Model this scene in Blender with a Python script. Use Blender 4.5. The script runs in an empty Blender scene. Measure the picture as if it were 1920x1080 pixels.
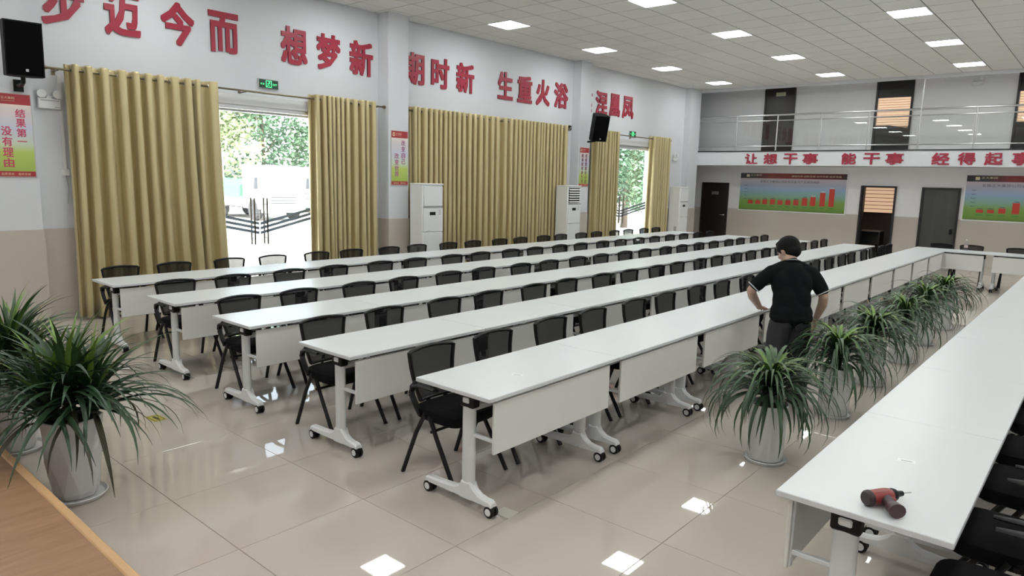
import bpy, math, random
from mathutils import Vector, Matrix
random.seed(7)
PI = math.pi
SC = bpy.context.scene
COL = SC.collection

# ------------------------------------------------------------------ camera
# x runs along the table rows away from the camera, y to the curtained wall, z up
CAM_H = 1.955
cam_d = bpy.data.cameras.new('camera')
cam_d.sensor_width = 36.0
cam_d.lens = 36.0 * 1304.0 / 1920.0
cam_d.clip_start = 0.02
cam_d.clip_end = 400
cam = bpy.data.objects.new('camera', cam_d)
COL.objects.link(cam)
RC = Matrix(((0.65449391, 0.10147102, -0.74922717), (-0.75568165, 0.11943961, -0.64395607), (0.02414452, 0.98764255, 0.15485229)))
m4 = RC.to_4x4()
m4.translation = (0, 0, CAM_H)
cam.matrix_world = m4
SC.camera = cam

def project(p):
    q = RC.transposed() @ (Vector(p) - Vector((0, 0, CAM_H)))
    if q.z > -0.05:
        return None
    return 960 + 1304 * q.x / -q.z, 540 - 1304 * q.y / -q.z

# ------------------------------------------------------------------ world, sun, exposure
SC.view_settings.view_transform = 'Standard'
SC.view_settings.look = 'None'
SC.view_settings.gamma = 1.0
SC.view_settings.exposure = 0.0
SC.view_settings.use_curve_mapping = False
wd = bpy.data.worlds.new('sky')
SC.world = wd
wd.use_nodes = True
wn = wd.node_tree
bg = wn.nodes['Background']
sky = wn.nodes.new('ShaderNodeTexSky')
sky.sky_type = 'NISHITA'
sky.sun_disc = False
sky.sun_elevation = math.radians(52)
sky.sun_rotation = math.radians(200)
sky.air_density = 1.0
sky.dust_density = 3.0
hs = wn.nodes.new('ShaderNodeHueSaturation')      # hazy, whitish summer sky
hs.inputs['Saturation'].default_value = 0.4
wn.links.new(sky.outputs[0], hs.inputs['Color'])
wn.links.new(hs.outputs[0], bg.inputs[0])
bg.inputs[1].default_value = 1.1
sun_d = bpy.data.lights.new('sun', 'SUN')
sun_d.energy = 26.0
sun_d.angle = math.radians(0.6)
sun_d.color = (1.0, 0.96, 0.9)
sun = bpy.data.objects.new('sun', sun_d)
COL.objects.link(sun)
sun.rotation_euler = Vector((0.75, 0.28, -1.0)).to_track_quat('-Z', 'Y').to_euler()
PANEL_LIGHT = 26.5

# ------------------------------------------------------------------ materials
MATS = {}
def mat(name, col, rough=0.5, metal=0.0, spec=0.5, noise=0.0, nscale=8.0, bump=0.0, bscale=40.0, sheen=0.0, emit=None, estr=0.0, coat=0.0, stretch=None, trans=0.0, rnd=0.0):
    if name in MATS:
        return MATS[name]
    m = bpy.data.materials.new(name)
    m.use_nodes = True
    nt = m.node_tree
    b = nt.nodes['Principled BSDF']
    b.inputs['Base Color'].default_value = (*col, 1)
    b.inputs['Roughness'].default_value = rough
    b.inputs['Metallic'].default_value = metal
    b.inputs['Specular IOR Level'].default_value = spec
    if sheen:
        b.inputs['Sheen Weight'].default_value = sheen
        b.inputs['Sheen Roughness'].default_value = 0.4
    if coat:
        b.inputs['Coat Weight'].default_value = coat
        b.inputs['Coat Roughness'].default_value = 0.05
    if trans:
        b.inputs['Transmission Weight'].default_value = trans
    if emit:
        b.inputs['Emission Color'].default_value = (*emit, 1)
        b.inputs['Emission Strength'].default_value = estr
    if noise or bump or rnd:
        tc = nt.nodes.new('ShaderNodeTexCoord')
        mp = nt.nodes.new('ShaderNodeMapping')
        nt.links.new(tc.outputs['Object'], mp.inputs[0])
        if stretch:
            mp.inputs['Scale'].default_value = stretch
    if noise or rnd:
        nz = nt.nodes.new('ShaderNodeTexNoise')
        nz.inputs['Scale'].default_value = nscale
        nz.inputs['Detail'].default_value = 4
        nt.links.new(mp.outputs[0], nz.inputs['Vector'])
        mx = nt.nodes.new('ShaderNodeMix')
        mx.data_type = 'RGBA'
        mx.inputs['A'].default_value = (*[max(0, c * (1 - noise)) for c in col], 1)
        mx.inputs['B'].default_value = (*[min(1, c * (1 + noise)) for c in col], 1)
        nt.links.new(nz.outputs['Fac'], mx.inputs['Factor'])
        out = mx.outputs['Result']
        if rnd:
            oi = nt.nodes.new('ShaderNodeObjectInfo')
            mr = nt.nodes.new('ShaderNodeMapRange')
            mr.inputs['To Min'].default_value = 1 - rnd
            mr.inputs['To Max'].default_value = 1 + rnd
            nt.links.new(oi.outputs['Random'], mr.inputs['Value'])
            mu = nt.nodes.new('ShaderNodeMix')
            mu.data_type = 'RGBA'
            mu.blend_type = 'MULTIPLY'
            mu.inputs['Factor'].default_value = 1
            nt.links.new(out, mu.inputs['A'])
            nt.links.new(mr.outputs[0], mu.inputs['B'])
            out = mu.outputs['Result']
        nt.links.new(out, b.inputs['Base Color'])
    if bump:
        bn = nt.nodes.new('ShaderNodeTexNoise')
        bn.inputs['Scale'].default_value = bscale
        bn.inputs['Detail'].default_value = 3
        nt.links.new(mp.outputs[0], bn.inputs['Vector'])
        bp = nt.nodes.new('ShaderNodeBump')
        bp.inputs['Strength'].default_value = bump
        bp.inputs['Distance'].default_value = 0.01
        nt.links.new(bn.outputs['Fac'], bp.inputs['Height'])
        nt.links.new(bp.outputs[0], b.inputs['Normal'])
    MATS[name] = m
    return m

def glass_mat(name, tint=(0.95, 0.98, 0.97), refl=0.06):
    if name in MATS:
        return MATS[name]
    m = bpy.data.materials.new(name)
    m.use_nodes = True
    nt = m.node_tree
    nt.nodes.clear()
    out = nt.nodes.new('ShaderNodeOutputMaterial')
    tr = nt.nodes.new('ShaderNodeBsdfTransparent')
    tr.inputs[0].default_value = (*tint, 1)
    gl = nt.nodes.new('ShaderNodeBsdfGlossy')
    gl.inputs['Roughness'].default_value = 0.01
    lw = nt.nodes.new('ShaderNodeLayerWeight')      # Schlick curve, the same from both sides of the thin sheet
    lw.inputs[0].default_value = 0.5
    pw = nt.nodes.new('ShaderNodeMath')
    pw.operation = 'POWER'
    pw.inputs[1].default_value = 5.0
    ad = nt.nodes.new('ShaderNodeMath')
    ad.operation = 'MULTIPLY_ADD'
    ad.inputs[1].default_value = 1 - refl * 0.7
    ad.inputs[2].default_value = refl * 0.7
    ad.use_clamp = True
    nt.links.new(lw.outputs['Facing'], pw.inputs[0])
    nt.links.new(pw.outputs[0], ad.inputs[0])
    mx = nt.nodes.new('ShaderNodeMixShader')
    nt.links.new(ad.outputs[0], mx.inputs[0])
    nt.links.new(tr.outputs[0], mx.inputs[1])
    nt.links.new(gl.outputs[0], mx.inputs[2])
    nt.links.new(mx.outputs[0], out.inputs[0])
    MATS[name] = m
    return m

def gradient_mat(name, stops, axis='Z', lo=0.0, hi=1.0, rough=0.35):
    """printed colour bands along one object axis"""
    m = bpy.data.materials.new(name)
    m.use_nodes = True
    nt = m.node_tree
    b = nt.nodes['Principled BSDF']
    b.inputs['Roughness'].default_value = rough
    tc = nt.nodes.new('ShaderNodeTexCoord')
    sp = nt.nodes.new('ShaderNodeSeparateXYZ')
    mr = nt.nodes.new('ShaderNodeMapRange')
    mr.inputs['From Min'].default_value = lo
    mr.inputs['From Max'].default_value = hi
    cr = nt.nodes.new('ShaderNodeValToRGB')
    els = cr.color_ramp.elements
    els[0].position, els[0].color = stops[0][0], (*stops[0][1], 1)
    els[1].position, els[1].color = stops[-1][0], (*stops[-1][1], 1)
    for p, c in stops[1:-1]:
        e = els.new(p)
        e.color = (*c, 1)
    nt.links.new(tc.outputs['Object'], sp.inputs[0])
    nt.links.new(sp.outputs[axis], mr.inputs['Value'])
    nt.links.new(mr.outputs[0], cr.inputs[0])
    nt.links.new(cr.outputs[0], b.inputs['Base Color'])
    MATS[name] = m
    return m

M_WALL2 = mat('wall_paint_baked_light', (0.84, 0.83, 0.84), 0.6, noise=0.015, nscale=2)  # same wall paint, lightened to stand in for light the corridor lacks
M_WALL = mat('wall_paint', (0.69, 0.705, 0.735), 0.6, noise=0.015, nscale=2, bump=0.02, bscale=60)
M_WAINS = mat('wainscot_tile', (0.56, 0.505, 0.45), 0.18, noise=0.05, nscale=1.5)
M_CEIL = mat('ceiling_board', (0.86, 0.855, 0.815), 0.85, noise=0.04, nscale=30, bump=0.15, bscale=120, rnd=0.02)
M_GRID = mat('ceiling_gap', (0.12, 0.12, 0.11), 0.7)
M_FLOOR = mat('polished_tile', (0.53, 0.475, 0.42), 0.022, spec=0.55, noise=0.035, nscale=1.2, rnd=0.012)
M_GROUT = mat('grout', (0.22, 0.20, 0.18), 0.6)
M_WHITE = mat('white_plastic', (0.82, 0.83, 0.83), 0.35)
M_TOP = mat('table_laminate', (0.70, 0.72, 0.735), 0.28, noise=0.01, nscale=3)
M_PANEL = mat('modesty_board', (0.76, 0.755, 0.72), 0.4)
M_LEG = mat('leg_enamel', (0.70, 0.72, 0.72), 0.32)
M_BLACK = mat('black_plastic', (0.006, 0.006, 0.007), 0.45, spec=0.3)
M_BSTEEL = mat('black_steel', (0.006, 0.006, 0.007), 0.38, spec=0.35)
M_BFAB = mat('black_fabric', (0.007, 0.007, 0.008), 0.95, spec=0.15, noise=0.2, nscale=60)
M_CHROME = mat('chrome', (0.75, 0.75, 0.76), 0.14, metal=1.0)
M_STEEL = mat('brushed_steel', (0.62, 0.62, 0.63), 0.28, metal=1.0)
M_GREY = mat('grey_plastic', (0.45, 0.46, 0.47), 0.4)
M_DWOOD = mat('dark_wood', (0.018, 0.011, 0.010), 0.35, noise=0.35, nscale=3, stretch=(8, 8, 0.6))
M_RED = mat('red_acrylic', (0.37, 0.020, 0.048), 0.35)
M_GLASS = glass_mat('clear_glass')
M_RAILGLASS = glass_mat('rail_glass', (0.96, 0.97, 0.965), 0.07)
M_CURT = mat('satin_curtain', (0.62, 0.52, 0.28), 0.33, metal=0.35, spec=0.8, sheen=0.4, noise=0.08, nscale=2.5, stretch=(6, 6, 0.25), bump=0.05, bscale=200)
M_BRASS = mat('aged_brass', (0.20, 0.17, 0.11), 0.35, metal=1.0)
M_BRONZE = mat('dark_bronze', (0.10, 0.085, 0.07), 0.35, metal=1.0)

def mesh_back_mat():
    """open weave: solid thread and see-through holes"""
    m = bpy.data.materials.new('chair_mesh_weave')
    m.use_nodes = True
    nt = m.node_tree
    b = nt.nodes['Principled BSDF']
    b.inputs['Base Color'].default_value = (0.008, 0.008, 0.010, 1)
    b.inputs['Roughness'].default_value = 0.75
    b.inputs['Specular IOR Level'].default_value = 0.2
    out = nt.nodes['Material Output']
    tr = nt.nodes.new('ShaderNodeBsdfTransparent')
    mx = nt.nodes.new('ShaderNodeMixShader')
    mx.inputs[0].default_value = 0.88
    nt.links.new(tr.outputs[0], mx.inputs[1])
    nt.links.new(b.outputs[0], mx.inputs[2])
    nt.links.new(mx.outputs[0], out.inputs[0])
    MATS['chair_mesh_weave'] = m
    return m
M_MESH = mesh_back_mat()

def wood_mat(name, a, c, rough=0.35):
    m = bpy.data.materials.new(name)
    m.use_nodes = True
    nt = m.node_tree
    b = nt.nodes['Principled BSDF']
    b.inputs['Roughness'].default_value = rough
    tc = nt.nodes.new('ShaderNodeTexCoord')
    mp = nt.nodes.new('ShaderNodeMapping')
    mp.inputs['Scale'].default_value = (1.2, 9, 9)
    nz = nt.nodes.new('ShaderNodeTexNoise')
    nz.inputs['Scale'].default_value = 3.0
    nz.inputs['Detail'].default_value = 7
    nz.inputs['Distortion'].default_value = 0.8
    cr = nt.nodes.new('ShaderNodeValToRGB')
    cr.color_ramp.elements[0].position = 0.32
    cr.color_ramp.elements[0].color = (*a, 1)
    cr.color_ramp.elements[1].position = 0.7
    cr.color_ramp.elements[1].color = (*c, 1)
    nt.links.new(tc.outputs['Object'], mp.inputs[0])
    nt.links.new(mp.outputs[0], nz.inputs['Vector'])
    nt.links.new(nz.outputs['Fac'], cr.inputs[0])
    nt.links.new(cr.outputs[0], b.inputs['Base Color'])
    MATS[name] = m
    return m
M_STAGE = wood_mat('stage_laminate', (0.29, 0.165, 0.09), (0.38, 0.225, 0.13))
M_NOSE = mat('stage_nosing_wood', (0.62, 0.38, 0.19), 0.35, noise=0.1, nscale=6)

# ------------------------------------------------------------------ mesh helpers
class MB:
    def __init__(self):
        self.v = []
        self.f = []
    def add(self, vs, fs):
        o = len(self.v)
        self.v += [tuple(p) for p in vs]
        self.f += [tuple(i + o for i in f) for f in fs]
        return self
    def box(self, x0, y0, z0, x1, y1, z1, b=0.0):
        if b <= 0:
            vs = [(x0, y0, z0), (x1, y0, z0), (x1, y1, z0), (x0, y1, z0), (x0, y0, z1), (x1, y0, z1), (x1, y1, z1), (x0, y1, z1)]
            return self.add(vs, [(0, 3, 2, 1), (4, 5, 6, 7), (0, 1, 5, 4), (1, 2, 6, 5), (2, 3, 7, 6), (3, 0, 4, 7)])
        lo, hi = (x0, y0, z0), (x1, y1, z1)
        vs, idx = [], {}
        for cx in (0, 1):
            for cy in (0, 1):
                for cz in (0, 1):
                    s = (cx, cy, cz)
                    for ax in range(3):
                        p = []
                        for k in range(3):
                            e = hi[k] if s[k] else lo[k]
                            if k != ax:
                                e += -b if s[k] else b
                            p.append(e)
                        idx[(s, ax)] = len(vs)
                        vs.append(tuple(p))
        fs = []
        for ax in range(3):
            u, w = [k for k in range(3) if k != ax]
            for s in (0, 1):
                q = []
                for a, c in ((0, 0), (1, 0), (1, 1), (0, 1)):
                    t = [0, 0, 0]
                    t[ax], t[u], t[w] = s, a, c
                    q.append(idx[(tuple(t), ax)])
                fs.append(q)
        for ax in range(3):          # edges parallel to ax
            u, w = [k for k in range(3) if k != ax]
            for a in (0, 1):
                for c in (0, 1):
                    t0, t1 = [0, 0, 0], [0, 0, 0]
                    t0[ax], t1[ax] = 0, 1
                    for t in (t0, t1):
                        t[u], t[w] = a, c
                    fs.append([idx[(tuple(t0), u)], idx[(tuple(t1), u)], idx[(tuple(t1), w)], idx[(tuple(t0), w)]])
        for cx in (0, 1):
            for cy in (0, 1):
                for cz in (0, 1):
                    fs.append([idx[((cx, cy, cz), k)] for k in range(3)])
        ctr = Vector([(lo[k] + hi[k]) / 2 for k in range(3)])
        out = []
        for q in fs:
            p = [Vector(vs[i]) for i in q]
            n = (p[1] - p[0]).cross(p[2] - p[0])
            c = sum(p, Vector()) / len(p)
            out.append(q if n.dot(c - ctr) > 0 else q[::-1])
        return self.add(vs, out)
    def tube(self, pts, r, n=8, flat=1.0, caps=True, up=None):
        pts = [Vector(p) for p in pts]
        k = len(pts)
        rs = r if isinstance(r, (list, tuple)) else [r] * k
        tg = []
        for i in range(k):
            a, c = pts[max(0, i - 1)], pts[min(k - 1, i + 1)]
            t = (c - a)
            tg.append(t.normalized() if t.length > 1e-9 else Vector((0, 0, 1)))
        ref = Vector(up) if up else (Vector((0, 0, 1)) if abs(tg[0].z) < 0.9 else Vector((1, 0, 0)))
        nx = ref.cross(tg[0]).normalized()
        vs = []
        for i in range(k):
            if i:
                nx = (nx - tg[i] * nx.dot(tg[i])).normalized()
            ny = tg[i].cross(nx)
            for j in range(n):
                a = 2 * PI * j / n
                vs.append(pts[i] + nx * (math.cos(a) * rs[i]) + ny * (math.sin(a) * rs[i] * flat))
        fs = []
        for i in range(k - 1):
            for j in range(n):
                j2 = (j + 1) % n
                fs.append((i * n + j, i * n + j2, (i + 1) * n + j2, (i + 1) * n + j))
        if caps:
            fs.append(tuple(range(n))[::-1])
            fs.append(tuple(range((k - 1) * n, k * n)))
        return self.add(vs, fs)
    def lathe(self, prof, n=20, c=(0, 0, 0), axis='z', start=0.0):
        vs, fs = [], []
        for r, z in prof:
            for j in range(n):
                a = 2 * PI * j / n + start
                p = (r * math.cos(a), r * math.sin(a), z)
                if axis == 'x':
                    p = (p[2], p[0], p[1])
                elif axis == 'y':
                    p = (p[1], p[2], p[0])
                vs.append((p[0] + c[0], p[1] + c[1], p[2] + c[2]))
        for i in range(len(prof) - 1):
            for j in range(n):
                j2 = (j + 1) % n
                fs.append((i * n + j, i * n + j2, (i + 1) * n + j2, (i + 1) * n + j))
        if prof[0][0] > 1e-6:
            fs.append(tuple(range(n))[::-1])
        if prof[-1][0] > 1e-6:
            fs.append(tuple(range((len(prof) - 1) * n, len(prof) * n)))
        return self.add(vs, fs)
    def prism(self, poly, a0, a1, axis='y'):
        """poly in the two other axes (in order), extruded along axis"""
        n = len(poly)
        def P(u, w, t):
            return {'x': (t, u, w), 'y': (u, t, w), 'z': (u, w, t)}[axis]
        vs = [P(u, w, a0) for u, w in poly] + [P(u, w, a1) for u, w in poly]
        fs = [tuple(range(n))[::-1], tuple(range(n, 2 * n))] + [(i, (i + 1) % n, n + (i + 1) % n, n + i) for i in range(n)]
        return self.add(vs, fs)
    def ball(self, c, r, n=12, m=8, rot=None):
        r = (r, r, r) if isinstance(r, (int, float)) else r
        vs, fs = [], []
        R = rot or Matrix.Identity(3)
        C = Vector(c)
        vs.append(C + R @ Vector((0, 0, -r[2])))
        for i in range(1, m):
            t = -PI / 2 + PI * i / m
            for j in range(n):
                a = 2 * PI * j / n
                vs.append(C + R @ Vector((r[0] * math.cos(t) * math.cos(a), r[1] * math.cos(t) * math.sin(a), r[2] * math.sin(t))))
        vs.append(C + R @ Vector((0, 0, r[2])))
        top = len(vs) - 1
        for j in range(n):
            fs.append((0, 1 + (j + 1) % n, 1 + j))
            fs.append((top, top - n + j, top - n + (j + 1) % n))
        for i in range(m - 2):
            for j in range(n):
                a, b2 = 1 + i * n + j, 1 + i * n + (j + 1) % n
                fs.append((a, b2, b2 + n, a + n))
        return self.add(vs, fs)
    def mesh(self, name, material, smooth=True, angle=0.7):
        me = bpy.data.meshes.new(name)
        me.from_pydata(self.v, [], self.f)
        if material:
            me.materials.append(material)
        if smooth and len(me.polygons):
            me.polygons.foreach_set('use_smooth', [True] * len(me.polygons))
            me.set_sharp_from_angle(angle=angle)
        me.update()
        return me
    def build(self, name, material, parent=None, loc=(0, 0, 0), smooth=True, angle=0.7):
        return link(name, self.mesh(name, material, smooth, angle), parent, loc)

def link(name, data, parent=None, loc=(0, 0, 0), rot=(0, 0, 0), scale=None):
    o = bpy.data.objects.new(name, data)
    COL.objects.link(o)
    o.location = loc
    o.rotation_euler = rot
    if scale:
        o.scale = scale
    if parent:
        o.parent = parent
    return o

def thing(name, label, cat, loc=(0, 0, 0), rz=0.0, group=None):
    o = link(name, None, None, loc, (0, 0, rz))
    o.empty_display_size = 0.1
    return tag(o, label, cat, group)

def tag(o, label, cat, group=None):
    o['label'] = label
    o['category'] = cat
    if group:
        o['group'] = group
    return o

def struct(o, label=None):
    o['kind'] = 'structure'
    if label:
        o['label'] = label
    return o

def dup(root, loc, rz, label, group=None):
    r = root.copy()
    COL.objects.link(r)
    r.location = loc
    r.rotation_euler = (0, 0, rz)
    r['label'] = label
    if group:
        r['group'] = group
    for ch in root.children:
        c = ch.copy()
        COL.objects.link(c)
        c.parent = r
        for g in ch.children:
            d = g.copy()
            COL.objects.link(d)
            d.parent = c
    return r

ORD = ['first', 'second', 'third', 'fourth', 'fifth', 'sixth', 'seventh', 'eighth', 'ninth', 'tenth', 'eleventh', 'twelfth', 'thirteenth', 'fourteenth', 'fifteenth', 'sixteenth', 'seventeenth', 'eighteenth', 'nineteenth', 'twentieth']

def text_mesh(s, w, h, depth=0.0, bold=0.0, name='lettering', fit=True):
    """a flat glyph mesh in the x-z plane facing -y, fitted to w x h, lower left at the origin"""
    cu = bpy.data.curves.new('glyph', 'FONT')
    cu.body = s
    cu.size = 1.0
    cu.resolution_u = 2
    cu.extrude = 0.0
    ob = bpy.data.objects.new('glyph', cu)
    COL.objects.link(ob)
    dg = bpy.context.evaluated_depsgraph_get()
    me = bpy.data.meshes.new_from_object(ob.evaluated_get(dg))
    bpy.data.objects.remove(ob)
    bpy.data.curves.remove(cu)
    me.name = name
    xs = [v.co.x for v in me.vertices]
    ys = [v.co.y for v in me.vertices]
    x0, x1, y0, y1 = min(xs), max(xs), min(ys), max(ys)
    sx = w / max(1e-6, x1 - x0)
    sz = h / max(1e-6, y1 - y0)
    if not fit:
        sx = sz = min(sx, sz)
    if bold > 0:                      # heavier strokes: the outline repeated around a small square
        base = [(v.co.x, v.co.y) for v in me.vertices]
        polys = [tuple(p.vertices) for p in me.polygons]
        vs, fs = [], []
        for q in range(9):
            dx, dy = bold * (q % 3 - 1), bold * (q // 3 - 1)
            o = len(vs)
            vs += [(x + dx, y + dy, 0.0003 * q) for x, y in base]
            fs += [tuple(i + o for i in f) for f in polys]
        me = bpy.data.meshes.new(name)
        me.from_pydata(vs, [], fs)
        x0, x1, y0, y1 = x0 - bold, x1 + bold, y0 - bold, y1 + bold
        sx, sz = w / (x1 - x0), h / (y1 - y0)
    for v in me.vertices:
        v.co = Vector(((v.co.x - x0) * sx, -v.co.z, (v.co.y - y0) * sz))
    if depth > 0:
        import bmesh
        bm = bmesh.new()
        bm.from_mesh(me)
        r = bmesh.ops.extrude_face_region(bm, geom=bm.faces[:])
        for e in r['geom']:
            if isinstance(e, bmesh.types.BMVert):
                e.co.y -= depth
        bmesh.ops.recalc_face_normals(bm, faces=bm.faces[:])
        bm.to_mesh(me)
        bm.free()
    me.materials.clear()
    return me

# ------------------------------------------------------------------ room shell
YL, YR = 10.22, -4.5          # curtained wall, wall on the other side
XB, XF = 21.5, -4.0           # back wall, wall behind the stage
CEIL = 4.77

def seen(p, margin=40):
    q = project(p)
    return q is not None and -margin < q[0] < 1920 + margin and -margin < q[1] < 1080 + margin

# floor
floor = struct(MB().box(XF, YR, -0.20, 24.3, 11.9, -0.004).build('floor', M_GROUT))
T = 0.8
tiles = []
i = 0
for ix in range(-1, 28):
    for iy in range(-6, 15):
        x, y = 0.06 + T * (ix + 0.5), 0.07 + T * (iy + 0.5)
        x0, x1 = max(x - T / 2, 0.9), min(x + T / 2, XB)
        y0, y1 = max(y - T / 2, YR), min(y + T / 2, 11.4)
        if x1 - x0 < 0.05 or y1 - y0 < 0.05:
            continue
        full = abs(x1 - x0 - T) < 1e-6 and abs(y1 - y0 - T) < 1e-6
        rank = math.hypot(x, y) if (full and seen((x, y, 0), 60)) else 1e3 + math.hypot(x, y)
        tiles.append((rank, x0, y0, x1, y1, full))
tiles.sort()
g = 0.0016
tile_me = MB().box(-T / 2 + g, -T / 2 + g, -0.006, T / 2 - g, T / 2 - g, 0.0, 0.0012).mesh('floor_tile', M_FLOOR, False)
rest = MB()
for k, (rk, x0, y0, x1, y1, full) in enumerate(tiles):
    if k < 300 and rk < 1e3:
        link('floor_tile', tile_me, floor, ((x0 + x1) / 2, (y0 + y1) / 2, 0))
    else:
        rest.box(x0 + g, y0 + g, -0.006, x1 - g, y1 - g, 0.0, 0.0012)
r = rest.build('floor_tile_field', M_FLOOR, floor, smooth=False)
r['kind'] = 'stuff'

# ceiling: grid of lay-in boards, every fifth cell a light
ceiling = struct(MB().box(XF, YR, CEIL + 0.004, 20.40, YL + 0.3, CEIL + 0.25).build('ceiling', M_GRID))
LX0, LY0, S = 10.11, 8.92, 0.6
light_cells = set()
for a in range(-4, 4):
    for c in range(-4, 1):
        light_cells.add((5 * a, 5 * c))
boards = []
for ix in range(-24, 18):
    for iy in range(-23, 4):
        if (ix, iy) in light_cells:
            continue
        x, y = LX0 + S * ix, LY0 + S * iy
        x0, x1 = max(x - S / 2, XF), min(x + S / 2, 20.33)
        y0, y1 = max(y - S / 2, YR), min(y + S / 2, YL)
        if x1 - x0 < 0.03 or y1 - y0 < 0.03:
            continue
        full = x1 - x0 > S - 1e-4 and y1 - y0 > S - 1e-4
        rank = math.hypot(x, y) if (full and seen((x, y, CEIL), 30)) else 1e3 + math.hypot(x, y)
        boards.append((rank, x0, y0, x1, y1))
boards.sort()
g = 0.008
board_me = MB().box(-S / 2 + g, -S / 2 + g, 0.0, S / 2 - g, S / 2 - g, 0.0045, 0.001).mesh('ceiling_tile', M_CEIL, False)
rest = MB()
for k, (rk, x0, y0, x1, y1) in enumerate(boards):
    if k < 300 and rk < 1e3:
        link('ceiling_tile', board_me, ceiling, ((x0 + x1) / 2, (y0 + y1) / 2, CEIL))
    else:
        rest.box(x0 + g, y0 + g, CEIL, x1 - g, y1 - g, CEIL + 0.0045, 0.001)
r = rest.build('ceiling_tile_field', M_CEIL, ceiling, smooth=False)
r['kind'] = 'stuff'

# walls with rectangular openings
def wall_rects(u0, u1, z0, z1, holes):
    us = sorted({u0, u1, *[h[0] for h in holes], *[h[1] for h in holes]})
    zs = sorted({z0, z1, *[h[2] for h in holes], *[h[3] for h in holes]})
    us = [u for u in us if u0 <= u <= u1]
    zs = [z for z in zs if z0 <= z <= z1]
    for a, b in zip(us, us[1:]):
        for c, d in zip(zs, zs[1:]):
            mu, mz = (a + b) / 2, (c + d) / 2
            if not any(h[0] < mu < h[1] and h[2] < mz < h[3] for h in holes):
                yield a, b, c, d

D1 = (4.85, 6.85, -1, 2.93)      # glazed entrance nearer the camera
D2 = (15.65, 17.95, -1, 2.90)    # glazed entrance further away
WZ = 1.19
mb = MB()
for a, b, c, d in wall_rects(XF, 20.55, 0, CEIL + 0.02, [D1, D2]):
    mb.box(a, YL, c, b, YL + 0.28, d)
wall_left = struct(mb.build('wall_left', M_WALL, smooth=False))
mb = MB()
for a, b, c, d in wall_rects(XF, 20.55, 0, WZ, [D1, D2]):
    mb.box(a, YL - 0.012, c, b, YL + 0.001, d)
mb.build('wainscot', M_WAINS, wall_left, smooth=False)
# pilasters
for k, (x0, x1, yf) in enumerate(((1.95, 2.755, 10.12), (8.09, 8.55, 9.93), (13.95, 14.41, 9.98), (19.70, 20.33, 10.02))):
    p = MB().box(x0, yf, 0, x1, YL, CEIL).build('wall_pilaster', M_WALL, wall_left, smooth=False)
    MB().box(x0 - 0.012, yf - 0.012, 0, x1 + 0.012, YL, WZ).build('wainscot', M_WAINS, p, smooth=False)

# back wall, lower and upper storey with the door openings
OPEN_B = (4.63, 5.54, 0, 2.01)    # open doorway to the office below
OPEN_U2 = (4.46, 5.38, 2.93, 4.93)
OPEN_U3 = (1.28, 2.20, 2.93, 4.93)
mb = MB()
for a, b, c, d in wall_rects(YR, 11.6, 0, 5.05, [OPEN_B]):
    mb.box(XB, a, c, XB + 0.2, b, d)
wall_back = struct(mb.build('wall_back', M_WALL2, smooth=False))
mb = MB()
for a, b, c, d in wall_rects(YR, 11.4, 0, WZ, [OPEN_B]):
    mb.box(XB - 0.012, a, c, XB + 0.001, b, d)
mb.build('wainscot', M_WAINS, wall_back, smooth=False)
struct(MB().box(XF, YR - 0.25, 0, 24.3, YR, 5.05).build('wall_right', M_WALL, smooth=False))
struct(MB().box(XF - 0.25, YR, 0, XF, YL + 0.28, 5.05).build('wall_front', M_WALL, smooth=False))
struct(MB().box(20.55, 11.4, 0, XB, 11.6, 5.05).build('wall_corridor_end', M_WALL, smooth=False))
struct(MB().box(20.35, YL + 0.0, 0, 20.55, 11.6, 5.05).build('wall_corridor_side', M_WALL, smooth=False))
struct(MB().box(XF - 0.25, YR - 0.25, 5.05, 24.3, 11.9, 5.3).build('roof_slab', M_WALL, smooth=False))
struct(MB().box(20.33, YR, 4.69, 20.42, YL, 5.05).build('trim_1', M_WALL, smooth=False))
balcony = struct(MB().box(20.33, YR, 2.52, XB, 11.4, 2.92).build('balcony_slab', M_WALL, smooth=False))
MB().box(20.31, YR, 2.915, 20.50, YL, 2.945, 0.004).build('edge_coping', mat('black_granite', (0.02, 0.022, 0.024), 0.2), balcony)

# room beyond the open doorway
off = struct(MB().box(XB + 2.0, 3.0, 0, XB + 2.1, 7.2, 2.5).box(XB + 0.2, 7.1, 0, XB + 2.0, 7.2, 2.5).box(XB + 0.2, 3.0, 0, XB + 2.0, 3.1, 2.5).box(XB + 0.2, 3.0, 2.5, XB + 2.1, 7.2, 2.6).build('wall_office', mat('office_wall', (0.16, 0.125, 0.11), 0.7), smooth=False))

# stage the photographer stands on
stage = struct(MB().box(XF, YR, 0, 0.97, YL, 0.345).build('stage_floor', M_STAGE, smooth=False))
MB().box(0.955, YR, 0.30, 1.0, YL - 0.02, 0.352, 0.008).build('nosing', M_NOSE, stage)

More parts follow.
